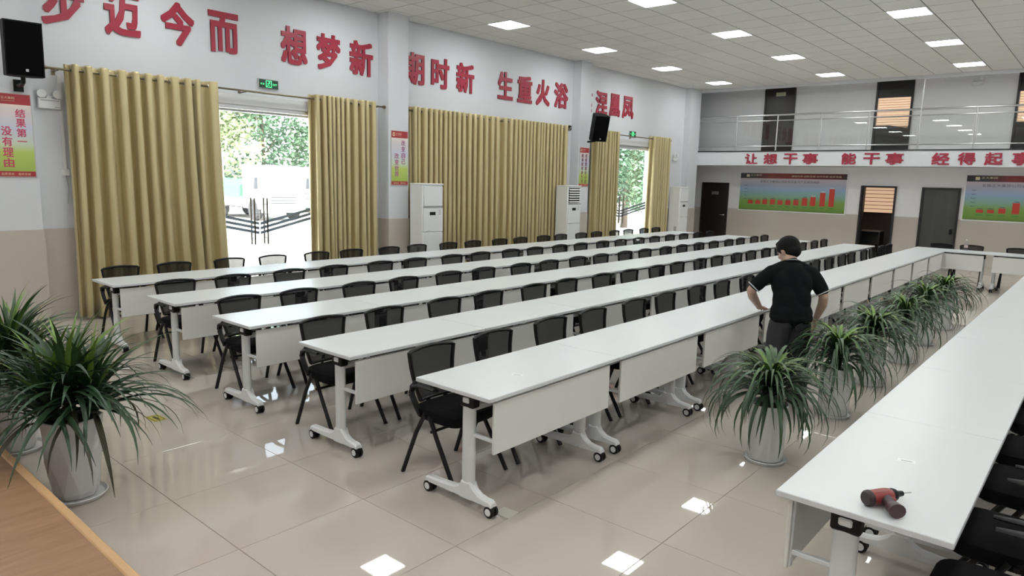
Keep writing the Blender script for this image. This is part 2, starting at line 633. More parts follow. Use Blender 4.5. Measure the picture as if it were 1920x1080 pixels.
# ------------------------------------------------------------------ ceiling lights
M_LAMP = mat('lamp_diffuser', (0.9, 0.9, 0.9), 0.5, emit=(0.96, 1.0, 0.985), estr=PANEL_LIGHT)
def ceiling_light():
    t = thing('ceiling_light', '', 'ceiling light', group='square recessed ceiling panel lights')
    f = MB()
    o, w = 0.297, 0.022
    for a in ((-o, -o, o, -o + w), (-o, o - w, o, o), (-o, -o + w, -o + w, o - w), (o - w, -o + w, o, o - w)):
        f.box(a[0], a[1], -0.006, a[2], a[3], 0.0039)
    f.build('frame', M_WHITE, t, smooth=False)
    MB().box(-o + w, -o + w, -0.002, o - w, o - w, 0.0039).build('diffuser', M_LAMP, t, smooth=False)
    return t
lights = []
for a in range(-4, 4):
    for c in range(-4, 1):
        lights.append((LX0 + 3.0 * a, LY0 + 3.0 * c, a, c))
cl0 = None
YN = {0: 'row nearest the curtained wall', -1: 'second row from the curtained wall', -2: 'third row from the curtained wall', -3: 'fourth row from the curtained wall', -4: 'fifth row from the curtained wall'}
for x, y, a, c in lights:
    lab = 'square white ceiling light, %s from the balcony in the %s' % (ORD[3 - a], YN[c])
    if cl0 is None:
        cl0 = ceiling_light()
        cl0.location = (x, y, CEIL)
        cl0['label'] = lab
    else:
        dup(cl0, (x, y, CEIL), 0, lab)

# ------------------------------------------------------------------ tables
TL = 1.335          # length of one table
TW = 0.615
def leg_set(parent, x, side):
    col = MB()
    col.tube([(0, 0, 0.115), (0, 0, 0.64)], 0.036, 16, flat=1.0)
    leg = col.build('leg', M_LEG, parent, (x, 0.25, 0))
    leg.scale = (0.8, 1.35, 1)
    foot = MB()                          # swept T foot, low at the ends and rising to the column
    prof = [(-0.205, 0.075, 0.030), (-0.19, 0.088, 0.042), (-0.15, 0.090, 0.05), (-0.10, 0.10, 0.066), (-0.06, 0.125, 0.092), (-0.035, 0.16, 0.115), (0.035, 0.16, 0.118), (0.06, 0.118, 0.10), (0.10, 0.10, 0.075), (0.20, 0.092, 0.05), (0.34, 0.088, 0.044), (0.355, 0.078, 0.032)]
    vs, fs = [], []
    for yy, zt, _ in prof:
        zt += 0.015
        hw = 0.026 if abs(yy) > 0.05 else 0.032
        zb = 0.066
        vs += [(-hw, yy, zb), (hw, yy, zb), (hw, yy, zt - 0.012), (hw * 0.6, yy, zt), (-hw * 0.6, yy, zt), (-hw, yy, zt - 0.012)]
    for q in range(len(prof) - 1):
        for j in range(6):
            j2 = (j + 1) % 6
            fs.append((q * 6 + j, q * 6 + j2, (q + 1) * 6 + j2, (q + 1) * 6 + j))
    fs.append(tuple(range(6))[::-1])
    fs.append(tuple(range((len(prof) - 1) * 6, len(prof) * 6)))
    foot.add(vs, fs)
    fo = foot.build('foot', M_WHITE, leg)
    fo.scale = (1 / 0.8, 1 / 1.35, 1)
    for yy in (-0.185, 0.335):
        c = link('caster', caster_me, leg, (0, yy / 1.35, 0))
        c.scale = (1 / 0.8, 1 / 1.35, 1)
    br = MB().box(-0.032, -0.056, 0.628, 0.032, 0.056, 0.724, 0.008)
    b = br.build('tilt_bracket', M_BLACK, leg)
    b.scale = (1 / 0.8, 1 / 1.35, 1)
    bd = MB().box(side * 0.032 - 0.006, -0.026, 0.656, side * 0.032 + 0.006, 0.026, 0.690, 0.006).build('lock_button', M_WHITE, leg)
    bd.scale = (1 / 0.8, 1 / 1.35, 1)
    return leg

def make_caster():
    me = bpy.data.meshes.new('caster')
    m = MB()
    for sx in (-0.017, 0.017):
        m.lathe([(0.0, sx - 0.010), (0.029, sx - 0.012), (0.036, sx - 0.008), (0.036, sx + 0.008), (0.029, sx + 0.012), (0.0, sx + 0.010)], 18, (0, 0, 0.036), 'x')
    nb = len(m.f)
    m.tube([(0, 0, 0.04), (0, 0, 0.078)], 0.008, 8)
    m.box(-0.007, -0.026, 0.036, 0.007, 0.030, 0.068, 0.003)
    nk = len(m.f)
    for sx in (-0.0285, 0.0285):
        m.lathe([(0.0, sx - 0.001), (0.022, sx - 0.0015), (0.022, sx + 0.0015), (0.0, sx + 0.0015)], 16, (0, 0, 0.036), 'x')
    me = m.mesh('caster', M_BLACK)
    me.materials.append(M_WHITE)
    for p in me.polygons:
        if p.index >= nk:
            p.material_index = 1
    return me
caster_me = make_caster()

def make_table():
    """origin at the front left corner on the floor; length along +x, chairs on the +y side"""
    t = thing('training_table', '', 'table', group='white folding training tables')
    MB().box(0.001, 0, 0.725, TL - 0.001, TW, 0.75, 0.003).build('tabletop', M_TOP, t)
    MB().box(0.075, 0.030, 0.395, TL - 0.075, 0.046, 0.700, 0.002).build('modesty_panel', M_PANEL, t)
    leg_set(t, 0.10, -1)
    leg_set(t, TL - 0.10, 1)
    MB().box(0.10, 0.225, 0.600, TL - 0.10, 0.275, 0.630, 0.004).build('crossbar', M_LEG, t)
    for x in (0.10, TL - 0.10):
        MB().box(x - 0.012, 0.046, 0.455, x + 0.012, 0.215, 0.475, 0.003).box(x - 0.012, 0.046, 0.40, x + 0.012, 0.056, 0.700, 0.002).build('panel_bracket', M_LEG, t)
    MB().box(0.13, 0.10, 0.700, TL - 0.13, 0.13, 0.725).box(0.13, 0.42, 0.700, TL - 0.13, 0.45, 0.725).build('support_rail', M_BSTEEL, t)
    return t

table0 = make_table()
X0 = 2.73
ROWY = [7.86, 6.41, 5.075, 3.765, 2.488]      # front edges, curtain side first
ROWN = ['table row nearest the curtains', 'second table row from the curtains', 'middle table row', 'fourth table row from the curtains', 'long table row in front of the kneeling plants']
ROWN[4] = 'row the man in black leans on'
first = True
def put_table(loc, rz, label):
    global first
    if first:
        first = False
        table0.location = loc
        table0.rotation_euler = (0, 0, rz)
        table0['label'] = label
        return table0
    return dup(table0, loc, rz, label)
for r_i, y in enumerate(ROWY):
    for k in range(10):
        put_table((X0 + k * TL, y, 0), random.uniform(-0.0015, 0.0015), 'white wheeled table, %s from the near end, %s' % (ORD[k], ROWN[r_i]))
for k in range(10):
    put_table((2.70 + (k + 1) * TL, 0.900, 0), PI, 'white wheeled table, %s from the near end, row at right beyond potted plants' % ORD[k])
# the cross row at the far end (length along y, panels towards the camera)
XC = X0 + 10 * TL + 0.02
put_table((XC, 3.10, 0), -PI / 2, 'white wheeled table of the far cross row, corner next to the leaning man\'s row')
put_table((XC, 3.10 - TL, 0), -PI / 2, 'white wheeled table of the far cross row, right half by the wall chart')

# ------------------------------------------------------------------ chairs
def make_chair():
    """origin on the floor under the seat, sitter looks to -y"""
    t = thing('training_chair', '', 'chair', group='black mesh training chairs')
    seat = MB()
    n = 10
    rings = []
    for zz, s in ((0.385, 0.88), (0.398, 0.96), (0.435, 1.0), (0.462, 0.98), (0.472, 0.90)):
        ring = []
        for j in range(28):
            a = 2 * PI * j / 28
            cx, sy = math.cos(a), math.sin(a)
            e = 0.42
            ring.append((0.225 * s * math.copysign(abs(cx) ** e, cx), -0.02 + 0.215 * s * math.copysign(abs(sy) ** e, sy), zz))
        rings.append(ring)
    vs = [p for rg in rings for p in rg]
    fs = []
    for q in range(len(rings) - 1):
        for j in range(28):
            j2 = (j + 1) % 28
            fs.append((q * 28 + j, q * 28 + j2, (q + 1) * 28 + j2, (q + 1) * 28 + j))
    fs += [tuple(range(28))[::-1], tuple(range(28 * 4, 28 * 5))]
    seat.add(vs, fs)
    seat.build('seat', M_BFAB, t)
    # backrest: reclined trapezoid frame with open weave
    def bk(u, w):            # u -1..1 across, w 0..1 up
        hw = 0.158 + 0.046 * w
        yy = 0.165 + 0.06 * w + 0.018 * math.sin(PI * w) + 0.018 * (1 - u * u)
        return Vector((u * hw, yy, 0.49 + 0.315 * w + 0.018 * (1 - u * u) * w))
    path = [bk(-1, w / 6) for w in range(7)]
    path += [bk(-0.9 + 0.3 * q, 1.0) + Vector((0, 0, 0.004)) for q in range(7)]
    path += [bk(1, 1 - w / 6) for w in range(7)]
    path += [bk(0.9 - 0.3 * q, 0.0) for q in range(7)]
    path.append(path[0])
    fr = MB().tube(path, 0.0165, 8, flat=0.75).build('back_frame', M_BLACK, t)
    wv = MB()
    N, K = 8, 8
    vs = [bk(-0.97 + 1.94 * a / N, 0.02 + 0.96 * c / K) for c in range(K + 1) for a in range(N + 1)]
    fs = [(c * (N + 1) + a, c * (N + 1) + a + 1, (c + 1) * (N + 1) + a + 1, (c + 1) * (N + 1) + a) for c in range(K) for a in range(N)]
    wv.add(vs, fs)
    wv.build('back_mesh', M_MESH, fr)
    for s in (-1, 1):
        # curved upright from the seat to the back, short arm pad at the bend
        MB().tube([(s * 0.225, 0.09, 0.42), (s * 0.232, 0.125, 0.48), (s * 0.232, 0.165, 0.54), (s * 0.215, 0.185, 0.59), (s * 0.175, 0.190, 0.62)], [0.021, 0.023, 0.024, 0.020, 0.014], 8, flat=0.7).build('upright', M_BLACK, t)
        MB().tube([(s * 0.232, 0.175, 0.560), (s * 0.243, 0.135, 0.610), (s * 0.247, 0.06, 0.628), (s * 0.245, -0.06, 0.622)], [0.020, 0.024, 0.026, 0.016], 8, flat=0.5, up=(0, 0, 1)).build('armrest', M_BLACK, t)
        MB().tube([(s * 0.222, 0.05, 0.44), (s * 0.235, 0.12, 0.30), (s * 0.25, 0.235, 0.0)], 0.0150, 8).build('leg', M_BSTEEL, t)
        MB().tube([(s * 0.222, 0.01, 0.43), (s * 0.232, -0.07, 0.30), (s * 0.243, -0.255, 0.0)], 0.0150, 8).build('leg', M_BSTEEL, t)
    MB().tube([(-0.244, -0.03, 0.34), (0.244, -0.03, 0.34)], 0.010, 8).tube([(-0.24, 0.04, 0.415), (0.24, 0.04, 0.415)], 0.012, 8).build('stretcher', M_BSTEEL, t)
    return t
chair0 = make_chair()
cfirst = True
def put_chair(x, y, rz, label):
    global cfirst
    rz += random.uniform(-0.012, 0.012)
    loc = (x + random.uniform(-0.003, 0.004), y + random.uniform(-0.015, 0.015), 0)
    if cfirst:
        cfirst = False
        chair0.location, chair0.rotation_euler, chair0['label'] = loc, (0, 0, rz), label
        return chair0
    return dup(chair0, loc, rz, label)
CROW = ['chair row nearest the curtains', 'second chair row from the curtains', 'middle chair row', 'fourth chair row from the curtains', "chair row behind the leaning man's tables"]
for r_i, y in enumerate(ROWY):
    for k in range(20):
        cx = X0 + (k // 2) * TL + TL / 2 + (-0.31 if k % 2 == 0 else 0.31) + 0.062
        put_chair(cx, y + TW + 0.09, 0.0, 'black mesh-back chair, %s from the near end, %s' % (ORD[k], CROW[r_i]))
for k in range(20):
    cx = 2.70 + (k // 2) * TL + TL / 2 + (-0.31 if k % 2 == 0 else 0.31) - 0.062
    put_chair(cx, 0.285 - 0.12, PI, 'black mesh-back chair, %s from the near end, row at the right edge' % ORD[k])
for k, yy in enumerate((2.72, 2.16, 1.38, 0.82)):
    put_chair(XC + TW + 0.13, yy, -PI / 2, 'black mesh-back chair, %s from the left, behind the far cross row' % ORD[k])

# ------------------------------------------------------------------ glazed entrances, shutters
M_ALU = mat('white_aluminium', (0.70, 0.71, 0.72), 0.35)
M_STRIPE = mat('door_decal', (0.20, 0.25, 0.32), 0.5)
def entrance(n, x0, x1, zt, hx):
    d = struct(link('door_%d' % n, None, None, ((x0 + x1) / 2, YL + 0.14, 0)))
    mid = hx - (x0 + x1) / 2
    lo, hi = x0 - (x0 + x1) / 2, x1 - (x0 + x1) / 2
    fr = MB().box(lo, -0.05, 0, lo + 0.05, 0.05, zt).box(hi - 0.05, -0.05, 0, hi, 0.05, zt).box(lo + 0.05, -0.05, zt - 0.06, hi - 0.05, 0.05, zt)
    fr.build('door_frame', M_ALU, d, smooth=False)
    for a, b in ((lo + 0.055, mid - 0.004), (mid + 0.004, hi - 0.055)):
        p = MB().box(a, -0.006, 0.01, b, 0.006, zt - 0.065).build('glass_leaf', M_GLASS, d, smooth=False)
    for s in (-1, 1):
        h = MB()
        for yy in (-0.055, 0.055):
            h.tube([(mid + s * 0.11, yy, 0.82), (mid + s * 0.11, yy, 1.56)], 0.013, 10)
        for zz in (0.92, 1.15, 1.30, 1.46):
            h.tube([(mid + s * 0.11, -0.055, zz), (mid + s * 0.11, 0.055, zz)], 0.008, 8)
        h.build('pull_handle', M_BRONZE, d)
    for q in range(3):                     # frosted safety bands dipping to the handles
        for a, b, za, zb in ((lo + 0.06, mid - 0.01, 0.19, 0.0), (mid + 0.01, hi - 0.06, 0.0, 0.22)):
            zo = 0.98 + 0.075 * q
            MB().add([(a, -0.008, zo + za), (b, -0.008, zo + zb), (b, -0.008, zo + zb + 0.046), (a, -0.008, zo + za + 0.046), (a, -0.0065, zo + za), (b, -0.0065, zo + zb), (b, -0.0065, zo + zb + 0.046), (a, -0.0065, zo + za + 0.046)],
                     [(0, 1, 2, 3), (7, 6, 5, 4), (0, 4, 5, 1), (1, 5, 6, 2), (2, 6, 7, 3), (3, 7, 4, 0)]).build('safety_band', M_STRIPE, d, smooth=False)
    # shutter housing above the opening
    s = struct(MB().box(x0 - 0.06, YL - 0.10, zt + 0.02, x1 + 0.06, YL - 0.001, zt + 0.19, 0.01).build('trim_%d' % (n + 1), mat('shutter_housing', (0.72, 0.72, 0.73), 0.4)))
    MB().box(x0 - 0.03, YL - 0.085, zt - 0.035, x1 + 0.03, YL - 0.03, zt + 0.02, 0.004).build('bottom_bar', M_STEEL, s)
entrance(1, 4.85, 6.85, 2.93, 5.81)
entrance(2, 15.65, 17.95, 2.90, 16.50)

# ------------------------------------------------------------------ curtains and rods
ROD_Y, ROD_Z = 10.02, 3.155
def curtain_rod(x0, x1, label, yb=YL):
    t = thing('curtain_rod', label, 'curtain rod', ((x0 + x1) / 2, ROD_Y, ROD_Z))
    w = (x1 - x0) / 2
    MB().tube([(-w, 0, 0), (w, 0, 0)], 0.014, 10).build('rod', M_BRASS, t)
    for s in (-1, 1):
        MB().lathe([(0.0, -0.005), (0.017, 0), (0.022, 0.012), (0.03, 0.03), (0.03, 0.045), (0.02, 0.06), (0.0, 0.066)], 14, (0, 0, 0), 'x').build('finial', M_BRASS, t, (s * w, 0, 0)).scale = (s, 1, 1)
    for bx in (-w + 0.12, 0, w - 0.12):
        MB().tube([(bx, 0.0, -0.015), (bx, 0.08, -0.015), (bx, YL - ROD_Y, -0.02)], 0.008, 6).box(bx - 0.02, YL - ROD_Y - 0.012, -0.06, bx + 0.02, YL - ROD_Y - 0.001, 0.03).build('bracket', M_BRASS, t)
curtain_rod(2.90, 8.03, 'brass curtain rod above the entrance nearest the stage')
curtain_rod(8.66, 13.56, 'brass curtain rod above the closed curtains between the pilasters')
curtain_rod(14.75, 18.52, 'brass curtain rod above the far entrance')
ring_me = None
def curtain(x0, x1, nf, label, seed, flare=0.0, flip=1):
    rnd = random.Random(seed)
    t = thing('curtain', label, 'curtain', ((x0 + x1) / 2, ROD_Y, 0.03))
    w = x1 - x0
    zs = [0.0, 0.25, 0.6, 1.0, 1.5, 2.0, 2.5, 2.85, 3.04, 3.12, 3.17, 3.195]
    per = 14
    n = nf * per
    ph = [rnd.uniform(-0.35, 0.35) for _ in range(nf + 2)]
    am = [rnd.uniform(0.7, 1.25) for _ in range(nf + 2)]
    wf = [rnd.uniform(0.6, 1.5) for _ in range(nf)]      # folds of unequal width
    tot = sum(wf)
    edge = [0.0]
    for q in wf:
        edge.append(edge[-1] + q / tot)
    vs = []
    for zz in zs:
        down = 1 - zz / 3.2
        for q in range(n + 1):
            u = q / n
            fq = u * nf
            k = int(fq)
            fr = fq - k
            a1 = am[k] * (1 - fr) + am[min(k + 1, nf)] * fr
            p1 = ph[k] * (1 - fr) + ph[min(k + 1, nf)] * fr
            ang = 2 * PI * fq + p1 * down
            u = edge[min(k, nf)] + (edge[min(k + 1, nf)] - edge[min(k, nf)]) * fr
            amp = 0.085 * (1 + (a1 - 1) * (0.3 + 0.7 * down)) * (1 + 0.1 * down)
            s = math.sin(ang)
            yy = amp * math.copysign(abs(s) ** 0.6, s)
            yy += 0.016 * down * math.sin(2.3 * ang + seed + zz)
            xx = (u - 0.5) * w + 0.030 * math.sin(2 * ang) * -0.6 + flare * (u - 0.2) * down * down
            vs.append((xx, yy - 0.012 * down, zz))
    fs = []
    for c in range(len(zs) - 1):
        for q in range(n):
            a = c * (n + 1) + q
            fs.append((a, a + 1, a + n + 2, a + n + 1))
    cl = MB().add(vs, fs).build('cloth', M_CURT, t, angle=1.5)
    md = cl.modifiers.new('thickness', 'SOLIDIFY')
    md.thickness = 0.003
    global ring_me
    if ring_me is None:
        m = MB()
        m.tube([(0.0, 0.026 * math.cos(2 * PI * q / 14), 0.026 * math.sin(2 * PI * q / 14)) for q in range(15)], 0.006, 6, up=(1, 0, 0))
        ring_me = m.mesh('grommet', M_STEEL)
    for q in range(2 * nf):
        u = edge[q // 2] + (edge[q // 2 + 1] - edge[q // 2]) * 0.5 * (q % 2)
        if 0.01 < u < 0.99:
            link('grommet', ring_me, t, ((u - 0.5) * w, 0, ROD_Z - 0.03))
    return t
curtain(3.10, 5.02, 11, 'wide gold satin curtain left of the near entrance, beside the loudspeaker', 1, flare=0.12)
curtain(6.57, 7.84, 11, 'gold satin curtain bunched right of the near entrance', 2)
curtain(8.68, 11.05, 17, 'closed gold curtain behind the middle air conditioner, left half', 3)
curtain(11.13, 13.46, 17, 'closed gold curtain, right half, ending at the far pilaster', 4)
curtain(14.62, 15.72, 9, 'gold curtain left of the far entrance, under the tilted loudspeaker', 5)
curtain(17.45, 18.45, 9, 'gold curtain right of the far entrance', 6)

# ------------------------------------------------------------------ wall lettering
def glyph_thing(ch, w, h, depth, loc, rz, label, group, bold=0.029, material=M_RED):
    me = text_mesh(ch, w, h, depth, bold, 'wall_character')
    me.materials.append(material)
    o = link('wall_character', me, None, loc, (0, 0, rz))
    return tag(o, label, 'lettering', group)
WALLTXT = [('步', 2.98, 3.42), ('迈', 3.65, 4.09), ('今', 4.36, 4.82), ('而', 5.03, 5.48), ('想', 6.18, 6.65), ('梦', 6.83, 7.29), ('新', 7.48, 7.97), ('期', 8.66, 9.18), ('时', 9.36, 9.83), ('新', 10.03, 10.53), ('生', 11.26, 11.74), ('重', 11.90, 12.40), ('火', 12.55, 13.04), ('浴', 13.22, 13.75), ('槃', 14.22, 14.76), ('涅', 14.93, 15.45), ('凰', 15.56, 16.06), ('凤', 16.18, 16.73)]
LABW = {'步': 'leftmost of the big letters', '迈': 'second from the left', '今': 'third from the left', '而': 'fourth from the left', '想': 'left of the three before the first pilaster', '梦': 'middle of the three before the first pilaster', '期': 'partly hidden by the first pilaster', '时': 'second after the first pilaster', '生': 'above the closed curtains, first of four', '重': 'above the closed curtains, second of four', '火': 'above the closed curtains, third of four', '浴': 'above the closed curtains, last of four', '槃': 'mostly hidden by the far pilaster', '涅': 'above the tilted loudspeaker', '凰': 'second from the right', '凤': 'rightmost of the big letters'}
for k, (ch, x0, x1) in enumerate(WALLTXT):
    lab = LABW.get(ch)
    if ch == '新':
        lab = 'last before the first pilaster' if k == 6 else 'third after the first pilaster'
    zb = 3.70 - 0.075 * min(1, max(0, (x0 - 3) / 9))
    ht = 0.575 if ch != '步' else 0.60
    if ch == '步':
        x0 = 2.94
    glyph_thing(ch, x1 - x0, ht, 0.02, (x0, YL - 0.001, zb), 0, 'big red wall character %s, %s' % (ch, lab), 'red characters on the curtained wall')
FAS = [('让', 8.12, 8.50), ('想', 7.55, 7.94), ('干', 6.98, 7.37), ('事', 6.42, 6.84), ('能', 5.44, 5.81), ('干', 4.86, 5.26), ('事', 4.30, 4.73), ('经', 3.28, 3.67), ('得', 2.74, 3.11), ('起', 2.19, 2.56), ('事', 1.63, 2.02)]
for k, (ch, y0, y1) in enumerate(FAS):
    glyph_thing(ch, y1 - y0, 0.30, 0.015, (20.329, y1, 2.56), -PI / 2, 'small red character %s on the balcony front, %s from the left' % (ch, ORD[k]), 'red characters on the balcony front', 0.027)

# ------------------------------------------------------------------ hanging banners on the pilasters
M_PRED = mat('poster_red', (0.42, 0.035, 0.045), 0.35)
M_PINK = mat('poster_letter_red', (0.62, 0.06, 0.14), 0.4)
M_CREAM = mat('poster_cream', (0.80, 0.72, 0.45), 0.4)
M_PFRAME = mat('poster_edge', (0.55, 0.54, 0.52), 0.4)
def banner(x0, x1, z0, z1, yf, cols, label, mat_col, cream=True):
    w, h = x1 - x0, z1 - z0
    t = thing('motivation_poster', label, 'poster', (x0, yf, z0))
    gm = gradient_mat('banner_print_%d' % int(x0 * 10), [(0.0, (0.36, 0.50, 0.10)), (0.30, (0.50, 0.62, 0.14)), (0.42, (0.62, 0.70, 0.55)), (0.65, (0.62, 0.64, 0.76)), (0.9, (0.74, 0.66, 0.66)), (1.0, (0.82, 0.72, 0.66))], 'Z', 0.07 * h, 0.86 * h)
    MB().box(0, -0.012, 0, w, -0.001, h, 0.003).build('backing_board', M_PFRAME, t)
    MB().box(0.012, -0.015, 0.075 * h, w - 0.012, -0.012, 0.865 * h).build('print', gm, t, smooth=False)
    MB().box(0.012, -0.015, 0.865 * h, w - 0.012, -0.012, h - 0.012).build('header', M_PRED, t, smooth=False)
    MB().box(0.012, -0.015, 0.012, w - 0.012, -0.012, 0.075 * h).build('footer', M_PRED, t, smooth=False)
    def put(s, x, z, ww, hh, m, bold=0.0):
        me = text_mesh(s, ww, hh, 0, bold, 'print_lettering')
        me.materials.append(m)
        link('print_lettering', me, t, (x, -0.0155, z))
    lg = MB().box(0.10 * w, -0.0165, 0.895 * h, 0.22 * w, -0.0145, 0.96 * h).build('logo', M_CREAM, t, smooth=False)
    MB().box(0.13 * w, -0.017, 0.912 * h, 0.19 * w, -0.0160, 0.945 * h).build('logo_centre', M_PRED, lg, smooth=False)
    put('正大集团', 0.27 * w, 0.925 * h, 0.32 * w, 0.03 * h, M_CREAM)
    put('ZHENGDAJITUAN', 0.27 * w, 0.898 * h, 0.32 * w, 0.012 * h, M_CREAM)
    put('品质至尚', 0.14 * w, 0.028 * h, 0.30 * w, 0.028 * h, M_CREAM)
    put('服务至诚', 0.54 * w, 0.028 * h, 0.30 * w, 0.028 * h, M_CREAM)
    for (txt, cx, ztop, ch, cw) in cols:
        for q, c in enumerate(txt):
            hh = ch * 0.88
            if c == '一':
                put(c, cx * w - cw * w / 2, (ztop - ch * (q + 0.5)) * h, cw * w, 0.012 * h, mat_col)
            else:
                put(c, cx * w - cw * w / 2, (ztop - ch * (q + 1)) * h, cw * w, hh * h, mat_col, 0.018)
banner(2.31, 2.733, 1.828, 2.824, 10.12, [('结果第一', 0.70, 0.83, 0.115, 0.24), ('没有理由', 0.34, 0.62, 0.125, 0.25)], 'red and green motivation poster beneath the near loudspeaker', M_PINK)
banner(8.135, 8.535, 1.79, 2.765, 9.93, [('改变自己', 0.70, 0.84, 0.112, 0.22), ('改变世界', 0.32, 0.60, 0.112, 0.24)], 'red and green motivation poster on the pilaster above the middle air conditioner', mat('poster_purple', (0.42, 0.12, 0.28), 0.4))
banner(13.985, 14.385, 1.81, 2.755, 9.98, [('成事要靠好心态', 0.68, 0.85, 0.108, 0.22), ('做事就得讲方法', 0.30, 0.85, 0.108, 0.22)], 'narrow motivation poster beneath the tilted loudspeaker', mat('poster_plum', (0.20, 0.05, 0.10), 0.4))

# ------------------------------------------------------------------ big wall charts
M_BAR = mat('chart_bar', (0.60, 0.05, 0.035), 0.35)
M_BARCAP = mat('chart_bar_top', (0.80, 0.74, 0.70), 0.35)
M_INK = mat('chart_ink', (0.10, 0.09, 0.16), 0.4)
M_GRN = mat('chart_caption', (0.04, 0.30, 0.06), 0.4)
def chart(y_left, w, z0, z1, bars, title, label, tx):
    h = z1 - z0
    t = thing('wall_chart', label, 'poster', (XB, y_left, z0), -PI / 2)     # local x runs to the right, local -y into the room
    fr = MB()
    e = 0.03
    for b in ((-e, -e, w + e, 0), (-e, h, w + e, h + e), (-e, 0, 0, h), (w, 0, w + e, h)):
        fr.box(b[0], -0.03, b[1], b[2], -0.013, b[3])
    fr.build('frame', M_WHITE, t, smooth=False)
    g1 = gradient_mat(label[:8] + 'print', [(0.0, (0.14, 0.20, 0.05)), (0.05, (0.16, 0.30, 0.05)), (0.30, (0.22, 0.38, 0.08)), (0.48, (0.25, 0.44, 0.38)), (0.66, (0.30, 0.44, 0.62)), (0.86, (0.52, 0.50, 0.62)), (1.0, (0.62, 0.54, 0.58))], 'Z', 0, 0.86 * h)
    MB().box(0, -0.022, 0, w, -0.013, 0.86 * h).build('print', g1, t, smooth=False)
    g2 = gradient_mat(label[:8] + 'band', [(0.0, (0.03, 0.03, 0.045)), (0.14, (0.06, 0.05, 0.06)), (0.30, (0.26, 0.035, 0.04)), (0.65, (0.20, 0.02, 0.025)), (0.95, (0.09, 0.012, 0.02)), (1.0, (0.04, 0.02, 0.04))], 'X', 0, w)
    MB().box(0, -0.022, 0.86 * h, w, -0.013, h).build('header', g2, t, smooth=False)
    MB().box(0.06 * w, -0.024, 0.895 * h, 0.09 * w, -0.022, 0.965 * h).build('logo', M_CREAM, t, smooth=False)
    def put(s, x, z, ww, hh, m, bold=0.0):
        me = text_mesh(s, ww, hh, 0, bold, 'print_lettering')
        me.materials.append(m)
        link('print_lettering', me, t, (x, -0.0235, z))
    put('正大集团', 0.10 * w, 0.925 * h, 0.11 * w, 0.045 * h, M_CREAM)
    put('诚信为本 创新发展 合作共赢 追求卓越', 0.50 * w, 0.905 * h, 0.45 * w, 0.045 * h, M_CREAM)
    put(title, tx[0] * w, 0.745 * h, tx[1] * w, 0.065 * h, M_INK)
    for q in range(5):
        MB().box(0.045 * w, -0.0240, (0.30 + 0.09 * q) * h, 0.075 * w, -0.0225, (0.31 + 0.09 * q) * h).build('axis_mark', M_INK, t, smooth=False)
    nb = len(bars)
    for q, (bx, bh) in enumerate(bars):
        MB().box(bx * w - 0.024 * w, -0.0245, 0.165 * h, bx * w + 0.024 * w, -0.0225, (0.165 + bh) * h).build('chart_bar', M_BAR, t, smooth=False)
        MB().box(bx * w - 0.018 * w, -0.0245, (0.18 + bh) * h, bx * w + 0.018 * w, -0.0225, (0.195 + bh) * h).build('bar_value', M_BARCAP if q > nb - 4 else M_INK, t, smooth=False)
        MB().box(bx * w - 0.022 * w, -0.0245, 0.105 * h, bx * w + 0.022 * w, -0.0225, 0.125 * h).build('bar_caption', M_GRN, t, smooth=False)
chart(9.07, 3.14, 1.19, 2.32, [(0.115, 0.10), (0.19, 0.10), (0.26, 0.13), (0.335, 0.14), (0.41, 0.12), (0.485, 0.13), (0.56, 0.14), (0.64, 0.20), (0.715, 0.235), (0.80, 0.35), (0.88, 0.45)], '宜昌正大集团公司历年设备资产发展规模图', 'framed bar chart with rising red columns left of the open doorway', (0.20, 0.56))
chart(3.03, 3.14, 1.20, 2.335, [(0.115, 0.07), (0.19, 0.07), (0.265, 0.11), (0.355, 0.24), (0.44, 0.30), (0.53, 0.36), (0.62, 0.40), (0.71, 0.45), (0.80, 0.5)], '宜昌正大集团公司农村科技产值增长图', 'framed bar chart cut off at the right edge', (0.11, 0.56))

# ------------------------------------------------------------------ doors of the back wall
def door_frame(t, w, h, m, th=0.05, depth=0.05):
    MB().box(0, -depth, 0, th, -0.001, h).box(w - th, -depth, 0, w, -0.001, h).box(th, -depth, h - th, w - th, -0.001, h).build('door_frame', m, t, smooth=False)
M_DFRAME = mat('black_door_frame', (0.015, 0.014, 0.016), 0.4)
def lever(t, x, z, s=1):
    MB().lathe([(0, 0), (0.024, 0), (0.024, -0.012), (0, -0.012)], 12, (x, -0.03, z), 'y').tube([(x, -0.035, z), (x, -0.075, z), (x + s * 0.02, -0.08, z), (x + s * 0.12, -0.078, z)], 0.009, 8).build('door_handle', M_CHROME, t)
# door 3: closed dark wooden door, below
d = struct(link('door_3', None, None, (XB, 10.35, 0), (0, 0, -PI / 2)))
door_frame(d, 0.91, 2.0, M_DWOOD)
MB().box(0.05, -0.028, 0.01, 0.86, -0.001, 1.95).build('door_leaf', M_DWOOD, d, smooth=False)
MB().box(0.34, -0.034, 1.62, 0.58, -0.028, 1.72, 0.002).build('name_plate', M_STEEL, d)
lever(d, 0.80, 0.98, -1)
# door 4: open doorway with a blind-covered window beyond
d = struct(link('door_4', None, None, (XB, 5.54, 0), (0, 0, -PI / 2)))
door_frame(d, 0.91, 2.01, M_DFRAME)
MB().box(0.05, -0.001, 0, 0.075, 0.2, 1.97).build('door_jamb', M_DFRAME, d, smooth=False)
